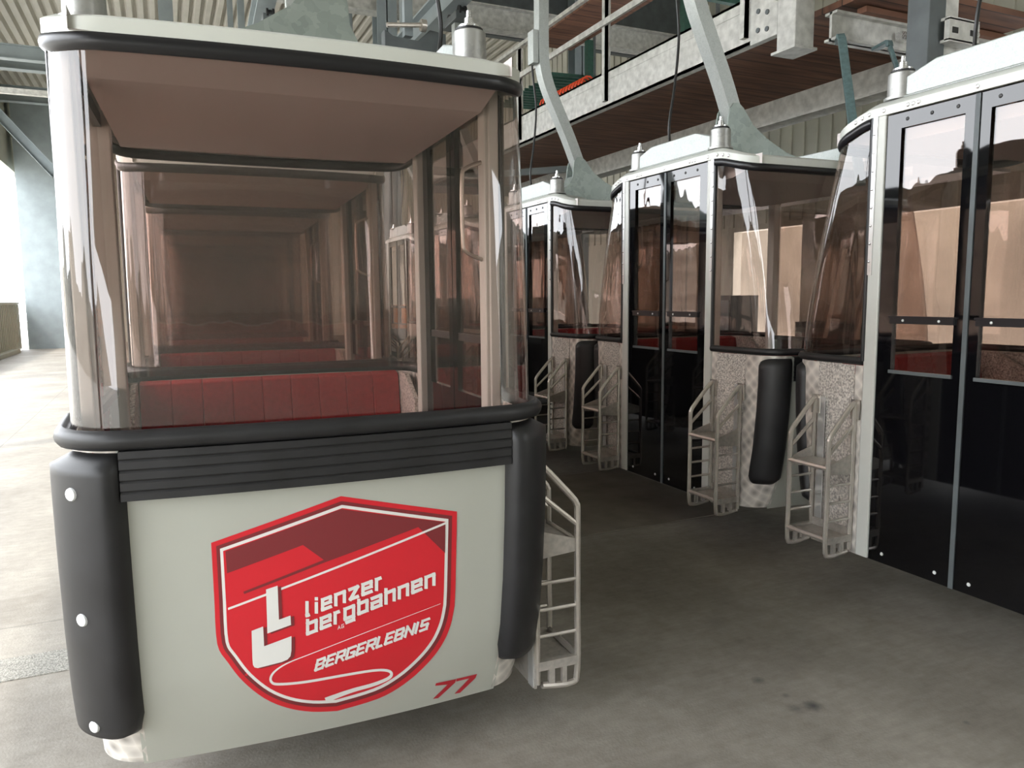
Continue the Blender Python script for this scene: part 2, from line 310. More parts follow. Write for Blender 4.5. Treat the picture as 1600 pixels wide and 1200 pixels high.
SKY = 9.5; SUN = 3.4; SUN_EL = 57; EXPO = -0.05
EMBLEM = [('red',1,[(-.3898,.7355),(.0182,.847),(.4292,.7408),(.4267,.3749),(.4247,.3604),(.422,.3395),(.4182,.3162),(.4131,.2944),(.4066,.2747),(.399,.2551),(.3908,.2347),(.3812,.2144),(.3699,.195),(.3571,.1763),(.3427,.1581),(.3265,.1403),(.3084,.1223),(.2886,.1044),(.2678,.0865),(.2464,.0703),(.225,.0565),(.2032,.0445),(.1792,.0342),(.1512,.0257),(.1142,.0192),(.0709,.0145),(.0311,.011),(.0037,.0083),(-.0125,.0119),(-.0357,.0168),(-.0614,.0229),(-.0856,.0305),(-.1076,.0392),(-.1296,.0492),(-.1512,.0606),(-.172,.0735),(-.1921,.0878),(-.2115,.1032),(-.2301,.1191),(-.2482,.1368),(-.2659,.1568),(-.2832,.1787),(-.2994,.2014),(-.3142,.2239),(-.3273,.2463),(-.3389,.2676),(-.3495,.2883),(-.3591,.3083),(-.3682,.3253),(-.3765,.3404),(-.3834,.3579),(-.3884,.3819),(-.3907,.4188),(-.3909,.4638),(-.3902,.5054),(-.3899,.5338)]),('maroon',2,[(-.3756,.7229),(.0195,.8299),(.4104,.7278),(.4076,.3809),(.4058,.3678),(.4031,.3472),(.3994,.3249),(.3946,.3045),(.3885,.2859),(.3813,.2674),(.3729,.2493),(.3638,.2304),(.3532,.212),(.3411,.1943),(.3273,.1769),(.3117,.1596),(.2942,.1422),(.275,.1248),(.2546,.1086),(.2336,.0937),(.2131,.0803),(.1923,.0688),(.1696,.059),(.1429,.0508),(.1072,.0444),(.0648,.0396),(.0253,.036),(-.0001,.0334),(-.0144,.0365),(-.0373,.0412),(-.0622,.0471),(-.0853,.0542),(-.1064,.0625),(-.1275,.072),(-.1481,.0827),(-.1678,.0949),(-.1868,.1077),(-.2052,.1214),(-.2228,.1363),(-.2398,.1529),(-.2566,.1717),(-.2732,.1926),(-.2889,.2144),(-.303,.2358),(-.3155,.2565),(-.3267,.2765),(-.337,.2967),(-.3468,.3168),(-.3561,.3343),(-.3639,.3484),(-.3696,.3628),(-.3739,.3834),(-.3762,.4181),(-.3765,.4624),(-.3758,.5039),(-.3755,.5325)]),('white',3,[(-.3648,.7132),(.0205,.8168),(.3961,.7179),(.3932,.3853),(.3916,.3733),(.3889,.353),(.3853,.3314),(.3807,.3121),(.3749,.2944),(.368,.2766),(.3599,.2595),(.3508,.2423),(.3406,.2248),(.329,.2078),(.3156,.191),(.3006,.1742),(.2835,.1572),(.2647,.1402),(.2449,.1244),(.2244,.1104),(.2041,.0983),(.1841,.0871),(.1623,.0777),(.1367,.0697),(.102,.0634),(.0602,.0585),(.021,.0548),(-.003,.0523),(-.0158,.0551),(-.0384,.0596),(-.0628,.0653),(-.0851,.0721),(-.1054,.08),(-.1259,.0891),(-.1457,.0994),(-.1646,.1101),(-.1828,.1221),(-.2004,.1351),(-.2173,.1494),(-.2335,.1651),(-.2496,.183),(-.2656,.2031),(-.2809,.2242),(-.2946,.2449),(-.3065,.264),(-.3174,.2833),(-.3275,.303),(-.3374,.3233),(-.347,.3412),(-.3543,.3544),(-.3591,.3665),(-.3629,.3844),(-.3651,.4176),(-.3654,.4613),(-.3649,.5027),(-.3646,.5315)]),('red',4,[(-.3557,.705),(.0213,.8058),(.3842,.7097),(.3812,.3891),(.3796,.378),(.3769,.3579),(.3735,.3369),(.3691,.3184),(.3635,.3015),(.3568,.2844),(.3491,.2679),(.34,.2521),(.3301,.2355),(.3188,.219),(.3059,.2027),(.2912,.1864),(.2745,.1697),(.2562,.1531),(.2369,.1376),(.2169,.124),(.197,.1122),(.1773,.1022),(.1562,.0932),(.1315,.0855),(.0976,.0792),(.0563,.0743),(.0173,.0705),(-.0053,.0682),(-.017,.0706),(-.0394,.0751),(-.0633,.0805),(-.0849,.087),(-.1046,.0946),(-.1245,.1032),(-.1435,.1123),(-.1617,.1226),(-.1794,.1341),(-.1964,.1467),(-.2126,.1603),(-.2282,.1753),(-.2437,.1925),(-.2592,.2119),(-.2741,.2324),(-.2875,.2523),(-.299,.2703),(-.3096,.2891),(-.3195,.3083),(-.3295,.3287),(-.3393,.3469),(-.3462,.3595),(-.3503,.3696),(-.3536,.3853),(-.3558,.4171),(-.3561,.4604),(-.3556,.5017),(-.3553,.5307)]),('maroon',5,[(-.3491,.7031),(.0171,.8032),(.3844,.7085),(.3841,.5912),(.2836,.7044),(-.0431,.6222),(-.2988,.5487),(-.3014,.5572),(-.0441,.6327),(-.11,.6944),(-.3474,.6278)]),('white',6,[(-.3504,.5084),(.3866,.7096),(.3865,.7011),(-.3502,.5003)]),('maroon',7,[(-.2205,.5519),(-.1838,.56),(-.1834,.4373),(-.146,.4466),(-.1449,.4108),(-.2215,.392)]),('maroon',7,[(-.2707,.4108),(-.2341,.4209),(-.2332,.3461),(-.1446,.3683),(-.1457,.3131),(-.1493,.2914),(-.159,.2807),(-.1781,.2748),(-.256,.2665),(-.2663,.2715),(-.2708,.282),(-.2718,.3079)]),('white',8,[(-.2312,.5556),(-.1946,.5637),(-.1944,.4413),(-.1571,.4507),(-.1561,.415),(-.2324,.3961)]),('white',8,[(-.2814,.4148),(-.2449,.425),(-.2441,.3503),(-.1557,.3726),(-.157,.3175),(-.1606,.2959),(-.1703,.2852),(-.1892,.2793),(-.2669,.2709),(-.2771,.2758),(-.2817,.2863),(-.2826,.3122)]),('white',9,[(-.1079,.4951),(-.1093,.4363),(-.0983,.4343),(-.0969,.4933)]),('white',9,[(-.1068,.4338),(-.0924,.4374),(-.0961,.45),(-.1105,.4463)]),('white',9,[(-.0775,.4869),(-.0785,.444),(-.0674,.442),(-.0665,.4851)]),('white',9,[(-.0664,.49),(-.0661,.5024),(-.0771,.5042),(-.0774,.4919)]),('white',9,[(-.0227,.4677),(-.0589,.459),(-.0552,.4467),(-.019,.4554)]),('white',9,[(-.0466,.4472),(-.0456,.4952),(-.0567,.4971),(-.0577,.4492)]),('white',9,[(-.0544,.483),(-.0183,.4918),(-.022,.504),(-.0581,.4952)]),('white',9,[(-.0307,.5034),(-.0313,.4736),(-.02,.4717),(-.0195,.5016)]),('white',9,[(-.0224,.4859),(-.0507,.479),(-.047,.4668),(-.0186,.4736)]),('white',9,[(-.0022,.4578),(-.0013,.506),(-.0126,.5078),(-.0135,.4598)]),('white',9,[(-.0102,.4937),(.029,.5031),(.0251,.5154),(-.014,.5059)]),('white',9,[(.0164,.5148),(.0155,.4666),(.027,.4646),(.0277,.5129)]),('white',9,[(.0371,.505),(.0742,.5138),(.0703,.5261),(.0333,.5173)]),('white',9,[(.0648,.5273),(.0347,.4757),(.0447,.4678),(.0748,.5196)]),('white',9,[(.0392,.4691),(.0737,.477),(.0698,.4895),(.0354,.4814)]),('white',9,[(.117,.5003),(.0781,.4914),(.082,.4789),(.121,.4878)]),('white',9,[(.091,.4794),(.0916,.528),(.08,.53),(.0794,.4814)]),('white',9,[(.0825,.5157),(.1214,.5247),(.1174,.5371),(.0785,.528)]),('white',9,[(.1083,.5366),(.108,.5064),(.1198,.5044),(.1201,.5347)]),('white',9,[(.1172,.5187),(.0868,.5117),(.0908,.4993),(.1212,.5063)]),('white',9,[(.1386,.4901),(.139,.5391),(.1272,.541),(.1267,.4922)]),('white',9,[(.1298,.5267),(.1529,.532),(.1488,.5444),(.1257,.5391)]),('white',9,[(-.1075,.4296),(-.1086,.3666),(-.0975,.3645),(-.0965,.4276)]),('white',9,[(-.106,.364),(-.0675,.3741),(-.0715,.3869),(-.1098,.3767)]),('white',9,[(-.069,.372),(-.0683,.4221),(-.0794,.4241),(-.0801,.3741)]),('white',9,[(-.071,.4247),(-.1092,.4144),(-.1053,.4018),(-.067,.412)]),('white',9,[(-.0252,.3989),(-.064,.3888),(-.0601,.376),(-.0212,.386)]),('white',9,[(-.0515,.3765),(-.051,.4267),(-.0621,.4287),(-.0628,.3786)]),('white',9,[(-.0596,.4139),(-.0209,.4241),(-.0249,.4369),(-.0636,.4266)]),('white',9,[(-.0335,.4363),(-.0338,.4051),(-.0225,.403),(-.0222,.4343)]),('white',9,[(-.0251,.4179),(-.0552,.41),(-.0513,.3973),(-.021,.4051)]),('white',9,[(-.005,.3885),(-.0047,.4388),(-.016,.4409),(-.0164,.3906)]),('white',9,[(-.0134,.4261),(.0079,.4316),(.0038,.4444),(-.0174,.4388)]),('white',9,[(.0556,.4195),(.016,.4095),(.0201,.3966),(.0598,.4066)]),('white',9,[(.0289,.397),(.029,.4476),(.0176,.4497),(.0174,.3992)]),('white',9,[(.0202,.4348),(.0598,.4449),(.0557,.4575),(.0161,.4476)]),('white',9,[(.0469,.457),(.0467,.3913),(.0584,.389),(.0584,.455)]),('white',9,[(.0556,.4042),(.0218,.3956),(.0259,.3827),(.0598,.3911)]),('white',9,[(.065,.4743),(.0647,.4112),(.0764,.4089),(.0766,.4723)]),('white',9,[(.0675,.4085),(.1064,.4181),(.102,.4311),(.0632,.4215)]),('white',9,[(.1049,.416),(.1049,.4663),(.0932,.4684),(.0931,.4182)]),('white',9,[(.1021,.4689),(.0633,.4594),(.0675,.4469),(.1063,.4564)]),('white',9,[(.1141,.4583),(.1549,.468),(.1506,.4806),(.1099,.4708)]),('white',9,[(.1416,.4801),(.1415,.4301),(.1535,.4278),(.1535,.478)]),('white',9,[(.1505,.443),(.1098,.4331),(.1142,.42),(.155,.4299)]),('white',9,[(.1232,.4204),(.123,.4522),(.1112,.4543),(.1113,.4227)]),('white',9,[(.1141,.4393),(.1548,.4493),(.1505,.462),(.1097,.4522)]),('white',9,[(.1601,.4976),(.1599,.4345),(.172,.4323),(.172,.4955)]),('white',9,[(.1628,.4699),(.2028,.4793),(.1984,.492),(.1585,.4825)]),('white',9,[(.1892,.4915),(.1892,.4416),(.2013,.4393),(.2013,.4894)]),('white',9,[(.2201,.4437),(.2201,.4938),(.2079,.4959),(.2079,.446)]),('white',9,[(.2108,.4812),(.2514,.4906),(.2469,.5033),(.2064,.4939)]),('white',9,[(.2376,.5029),(.2375,.4529),(.2499,.4507),(.2499,.5007)]),('white',9,[(.2963,.4767),(.255,.4674),(.2596,.4546),(.301,.4638)]),('white',9,[(.269,.4549),(.2689,.5051),(.2565,.5073),(.2566,.4572)]),('white',9,[(.2595,.4925),(.3008,.5019),(.2961,.5147),(.255,.5052)]),('white',9,[(.2867,.5142),(.2868,.483),(.2993,.4808),(.2992,.512)]),('white',9,[(.2962,.4957),(.264,.4884),(.2686,.4756),(.3009,.4828)]),('white',9,[(.3188,.466),(.3185,.5164),(.3059,.5186),(.3062,.4683)]),('white',9,[(.309,.5037),(.3495,.5128),(.3448,.5257),(.3044,.5165)]),('white',9,[(.3351,.5252),(.3355,.4747),(.3483,.4724),(.3478,.523)]),('white',9,[(-.0004,.3677),(.0041,.3831),(.0021,.3842),(-.0024,.3688)]),('white',9,[(.0015,.3835),(.006,.3695),(.008,.37),(.0034,.384)]),('white',9,[(-.0001,.3726),(.0064,.374),(.0057,.3764),(-.0008,.375)]),('white',9,[(.0191,.3874),(.0101,.3855),(.0108,.3831),(.0198,.385)]),('white',9,[(.0104,.3858),(.0103,.371),(.0124,.3706),(.0125,.3854)]),('white',9,[(.0108,.3705),(.0198,.3725),(.0191,.3749),(.0101,.3729)]),('white',9,[(.0196,.3721),(.0196,.3801),(.0175,.3805),(.0174,.3725)]),('white',9,[(.0191,.3805),(.014,.3794),(.0147,.377),(.0198,.3781)]),('white',9,[(-.0754,.2151),(-.065,.2644),(-.0731,.2685),(-.0836,.2197)]),('white',9,[(-.0724,.2564),(-.0419,.2632),(-.0448,.2731),(-.0752,.2662)]),('white',9,[(-.0515,.2727),(-.0509,.2544),(-.0424,.2531),(-.0431,.2714)]),('white',9,[(-.0483,.2654),(-.0586,.2478),(-.0512,.2405),(-.0411,.2588)]),('white',9,[(-.0579,.2527),(-.0542,.2332),(-.0459,.2338),(-.0497,.2533)]),('white',9,[(-.0532,.2462),(-.0613,.2269),(-.0536,.2202),(-.0455,.2396)]),('white',9,[(-.0534,.2341),(-.0838,.2266),(-.0808,.2158),(-.0503,.2232)]),('white',9,[(-.0767,.2364),(-.0475,.2436),(-.0506,.254),(-.0797,.2472)]),('white',9,[(-.0093,.281),(-.0387,.2745),(-.0358,.2646),(-.0064,.2712)]),('white',9,[(-.0365,.2768),(-.0471,.2286),(-.0387,.224),(-.0283,.2727)]),('white',9,[(-.0442,.2247),(-.0149,.2318),(-.0181,.2427),(-.0473,.2356)]),('white',9,[(-.0402,.2454),(-.0141,.2515),(-.0171,.2615),(-.0432,.2557)]),('white',9,[(-.0058,.2319),(.0048,.28),(-.0035,.2842),(-.0142,.2365)]),('white',9,[(-.0028,.272),(.0296,.279),(.0266,.289),(-.0057,.2818)]),('white',9,[(.021,.2896),(.0143,.2612),(.0227,.257),(.0294,.2854)]),('white',9,[(.0219,.2693),(-.0104,.2622),(-.0074,.2523),(.0249,.2593)]),('white',9,[(.0014,.2632),(.0143,.2378),(.0214,.2422),(.0085,.2672)]),('white',9,[(.0628,.2968),(.0302,.2898),(.0332,.2798),(.0659,.2869)]),('white',9,[(.0324,.2921),(.0216,.245),(.0301,.2404),(.0408,.2879)]),('white',9,[(.0245,.2411),(.057,.2487),(.0539,.2589),(.0213,.2519)]),('white',9,[(.0549,.2461),(.0608,.2724),(.0523,.2766),(.0463,.2508)]),('white',9,[(.0579,.276),(.0389,.2719),(.042,.2619),(.061,.266)]),('white',9,[(.0966,.3041),(.0664,.2976),(.0695,.2877),(.0998,.2941)]),('white',9,[(.0687,.3),(.0577,.2532),(.0663,.2488),(.0772,.2957)]),('white',9,[(.0607,.2495),(.091,.2559),(.0878,.266),(.0576,.2596)]),('white',9,[(.0651,.2686),(.092,.2743),(.0889,.2844),(.062,.2787)]),('white',9,[(.1004,.256),(.1112,.303),(.1026,.3072),(.0917,.2603)]),('white',9,[(.1035,.2949),(.1368,.3018),(.1336,.3119),(.1003,.3049)]),('white',9,[(.1279,.3126),(.1213,.2839),(.13,.2796),(.1366,.3083)]),('white',9,[(.129,.292),(.0958,.2851),(.0989,.275),(.1322,.2819)]),('white',9,[(.1079,.286),(.1211,.2613),(.1286,.2653),(.1152,.29)]),('white',9,[(.1396,.315),(.1288,.2679),(.1375,.2636),(.1483,.3107)]),('white',9,[(.1318,.2643),(.1566,.2693),(.1534,.2795),(.1285,.2744)]),('white',9,[(.1989,.3253),(.1678,.319),(.171,.3089),(.2022,.3152)]),('white',9,[(.17,.3213),(.1592,.2741),(.1681,.2697),(.1789,.317)]),('white',9,[(.1623,.2705),(.1935,.2767),(.1901,.2869),(.159,.2806)]),('white',9,[(.1667,.2897),(.1944,.2953),(.191,.3054),(.1634,.2998)]),('white',9,[(.2032,.2767),(.2139,.3241),(.2049,.3285),(.1942,.2811)]),('white',9,[(.206,.316),(.2377,.3223),(.2343,.3325),(.2027,.3261)]),('white',9,[(.227,.3322),(.228,.3134),(.2373,.3118),(.2363,.3306)]),('white',9,[(.2305,.3246),(.2201,.3068),(.2282,.2999),(.2386,.3177)]),('white',9,[(.2208,.3119),(.2245,.2932),(.2336,.2933),(.2298,.312)]),('white',9,[(.2257,.3052),(.2172,.2872),(.2256,.2809),(.2341,.299)]),('white',9,[(.2256,.2939),(.194,.2876),(.1973,.2774),(.2291,.2836)]),('white',9,[(.2017,.2967),(.2321,.3027),(.2287,.313),(.1983,.3069)]),('white',9,[(.2415,.2841),(.2522,.3318),(.2431,.3361),(.2324,.2886)]),('white',9,[(.2403,.3322),(.263,.2894),(.2708,.2931),(.2481,.336)]),('white',9,[(.268,.2892),(.2786,.337),(.2695,.3414),(.2588,.2937)]),('white',9,[(.2803,.2915),(.2909,.3393),(.2817,.3438),(.2711,.296)]),('white',9,[(.329,.351),(.2966,.3448),(.3002,.3345),(.3327,.3407)]),('white',9,[(.299,.3471),(.2927,.3188),(.302,.3143),(.3082,.3427)]),('white',9,[(.2959,.3151),(.3284,.3212),(.3247,.3316),(.2923,.3254)]),('white',9,[(.3186,.3323),(.3124,.3038),(.3217,.2993),(.328,.3278)]),('white',9,[(.3204,.3121),(.288,.3059),(.2916,.2956),(.3241,.3017)]),('white',6,('ribbon',[(.3694,.3969),(.331,.3891),(.2771,.378),(.2161,.365),(.156,.3519),(.1043,.3402),(.0596,.3299),(.0167,.3197),(-.0229,.3101),(-.0582,.3015),(-.0879,.2941),(-.1109,.2885),(-.1283,.2844),(-.142,.2813),(-.1536,.2784),(-.165,.2751),(-.176,.2713),(-.1854,.2675),(-.1936,.2637),(-.2007,.2598),(-.2073,.2557),(-.2131,.2515),(-.2181,.2468),(-.2222,.2417),(-.2255,.2365),(-.228,.2312),(-.2298,.2255),(-.2308,.2193),(-.2308,.2129),(-.2296,.2065),(-.2272,.2008),(-.2244,.1963),(-.221,.1923),(-.2162,.1888),(-.2095,.186),(-.2002,.1834),(-.1878,.1808),(-.1729,.1783),(-.1555,.1759),(-.1356,.1739),(-.113,.1722),(-.0858,.1712),(-.0539,.1706),(-.0202,.1702),(.0122,.1697),(.0401,.169),(.063,.1681),(.0828,.1673),(.1002,.1664),(.1157,.1653),(.1298,.1638),(.1422,.1619),(.1525,.1598),(.1611,.1573),(.1685,.1547),(.1749,.1519),(.1803,.1489),(.1844,.1459),(.1871,.1431),(.1886,.1409),(.1891,.1393),(.1893,.1375),(.189,.1354),(.188,.1331),(.1855,.1303),(.181,.1274),(.1739,.1244),(.1647,.1216),(.1539,.1189),(.1419,.1165),(.1293,.1144),(.1153,.1127),(.0995,.1115),(.0831,.1105),(.0671,.1095),(.0527,.1081),(.04,.1063),(.0283,.1045),(.0174,.1028),(.0072,.101),(-.0027,.0991),(-.0126,.0971),(-.0225,.095),(-.0317,.0929),(-.0394,.0912),(-.0449,.0901)],[(.37,.3953),(.3317,.3874),(.2778,.376),(.2168,.3629),(.1568,.3496),(.1051,.3378),(.0604,.3273),(.0176,.317),(-.022,.3072),(-.0573,.2984),(-.0869,.2909),(-.11,.2851),(-.1273,.2809),(-.1409,.2775),(-.1523,.2742),(-.1635,.2704),(-.1742,.2663),(-.1833,.2622),(-.191,.258),(-.1978,.2539),(-.2039,.2495),(-.2091,.2448),(-.2134,.24),(-.2169,.2352),(-.2195,.2305),(-.2213,.2259),(-.2225,.2214),(-.2229,.217),(-.2227,.2129),(-.2219,.2095),(-.2204,.2066),(-.2186,.2038),(-.2168,.2016),(-.214,.1995),(-.2087,.1972),(-.2,.1948),(-.188,.1923),(-.1734,.1898),(-.1563,.1874),(-.1366,.1854),(-.1143,.1838),(-.0873,.1828),(-.0556,.1822),(-.022,.1818),(.0104,.1814),(.0383,.1806),(.0611,.1798),(.081,.179),(.0984,.178),(.1141,.1769),(.1284,.1754),(.1411,.1735),(.1518,.1714),(.161,.1691),(.1689,.1665),(.1761,.1636),(.1827,.1602),(.1884,.1562),(.1932,.1516),(.1971,.1462),(.1995,.1402),(.2005,.1342),(.2,.1282),(.1979,.1225),(.1939,.1175),(.1881,.1132),(.1802,.1095),(.1705,.1061),(.1593,.103),(.1471,.1002),(.1342,.0975),(.1198,.0953),(.1038,.0936),(.0874,.0922),(.0716,.0907),(.0576,.0889),(.0453,.0867),(.034,.0842),(.0235,.0816),(.0135,.0789),(.0039,.0762),(-.0058,.0735),(-.0154,.0705),(-.0243,.0677),(-.0318,.0652),(-.0372,.0633)])),('red7',1,[(.3767,.0368),(.4605,.0322),(.4584,.0147),(.3967,-.0497),(.3742,-.0458),(.4279,.0145),(.3754,.024)]),('red7',1,[(.4621,.0331),(.5494,.0315),(.5454,.0116),(.4893,-.0509),(.4652,-.0486),(.5177,.0177),(.4622,.0191)])]

# ------------------------------------------------------------------ the cable car cabin (local: door side +x, ends at +-y, z=0 at the door's lower edge)
HW = .80; YP = .57; RC = .18; BOW = .03
PZ = [-.1, 0, .1, .25, .45, .7, .9, 1.06]; PL = [.86, .91, .955, 1.005, 1.04, 1.065, 1.075, 1.075]
EXTRA = [0., 1.068, .098, 1.5, .031, .022]   # longer ends and steeper windows on the right row
def hullL(z): return lerp(z, PZ, PL)+EXTRA[0]
def outl(Lh, t, e, off=0., hw=HW):
    he = hw-.02; yc = Lh-BOW-RC; xf = he-RC
    sgn = 1
    if t > 2.5: t = 5-t; sgn = -1
    if t <= 1:
        x = hw+(he-hw)*t; y = YP+(yc-YP)*t; nx, ny = 1., 0.
    elif t <= 2:
        a = (t-1)*PI/2; x = xf+RC*math.cos(a); y = yc+RC*math.sin(a); nx, ny = math.cos(a), math.sin(a)
    else:
        x = xf-(t-2)*2*xf; y = Lh-BOW*(x/xf)**2; nx, ny = 2*BOW*x/xf**2, 1.; k = math.hypot(nx, ny); nx /= k; ny /= k
    return (sgn*(x+nx*off), e*(y+ny*off))
def ts(a, b, n): return [a+(b-a)*i/n for i in range(n+1)]
TALL = ts(0, 1, 4)[:-1]+ts(1, 2, 8)[:-1]+ts(2, 3, 12)[:-1]+ts(3, 4, 8)[:-1]+ts(4, 5, 4)
GZ0, ZS, ZE = 1.085, 2.367, 2.29
def glassL(u): return EXTRA[1]-EXTRA[2]*u**EXTRA[3]
def ztop(y): return ZS-(ZS-ZE)*sstep(YP, .93, abs(y))
def gl_pt(t, e, u, off=0.):
    x, y = outl(glassL(u), t, e, off)
    _, yt = outl(glassL(1), t, e, 0)
    return (x, y, GZ0+(ztop(yt)-GZ0)*u)
def hull_grid(mb, t0, t1, n, z0, z1, m, e, off=0.):
    mb.grid([[(*outl(hullL(z), t, e, off), z) for t in ts(t0, t1, n)] for z in ts(z0, z1, m)])
def panel_pt(lx, z, e, off):
    xf = HW-.02-RC; L0 = hullL(z); he = HW-.02; ax = abs(lx)
    if ax <= xf: y = L0-BOW*(lx/xf)**2
    else: y = L0-BOW-RC+math.sqrt(max(0, RC*RC-(ax-xf)**2))
    return (lx, e*(y+off), z)

def emblem(parent):
    col = {'red': 0, 'maroon': 1, 'white': 2, 'red7': 3}
    em = MB(); nm = MB()
    for (c, lay, pts) in EMBLEM:
        tgt = nm if c == 'red7' else em
        tgt.cur = col[c] if c != 'red7' else 0
        bm = bmesh.new()
        if pts[0] == 'ribbon':
            A = [bm.verts.new((x, 0, z)) for x, z in pts[1]]; B = [bm.verts.new((x, 0, z)) for x, z in pts[2]]
            for i in range(len(A)-1): bm.faces.new((A[i], A[i+1], B[i+1], B[i]))
        else:
            vs = [bm.verts.new((x, 0, z)) for x, z in pts]
            f = bm.faces.new(vs); f.normal_update(); bmesh.ops.triangulate(bm, faces=[f])
        for zc in ts(-.08, .9, 28):
            bmesh.ops.bisect_plane(bm, geom=bm.verts[:]+bm.edges[:]+bm.faces[:], plane_co=(0, 0, zc), plane_no=(0, 0, 1))
        for xc in ts(-.5, .5, 10):
            bmesh.ops.bisect_plane(bm, geom=bm.verts[:]+bm.edges[:]+bm.faces[:], plane_co=(xc, 0, 0), plane_no=(1, 0, 0))
        bm.verts.index_update()
        tgt.add([panel_pt(v.co.x, v.co.z, -1, .0012+.0007*lay) for v in bm.verts], [[v.index for v in f.verts] for f in bm.faces])
        bm.free()
    o = em.build('emblem', [M['red'], M['maroon'], M['lwhite']], parent); o['label'] = 'red shield emblem with white lettering and mountain lines'
    o = nm.build('number', M['red7'], parent); o['label'] = 'dark red number 77 near the lower edge'

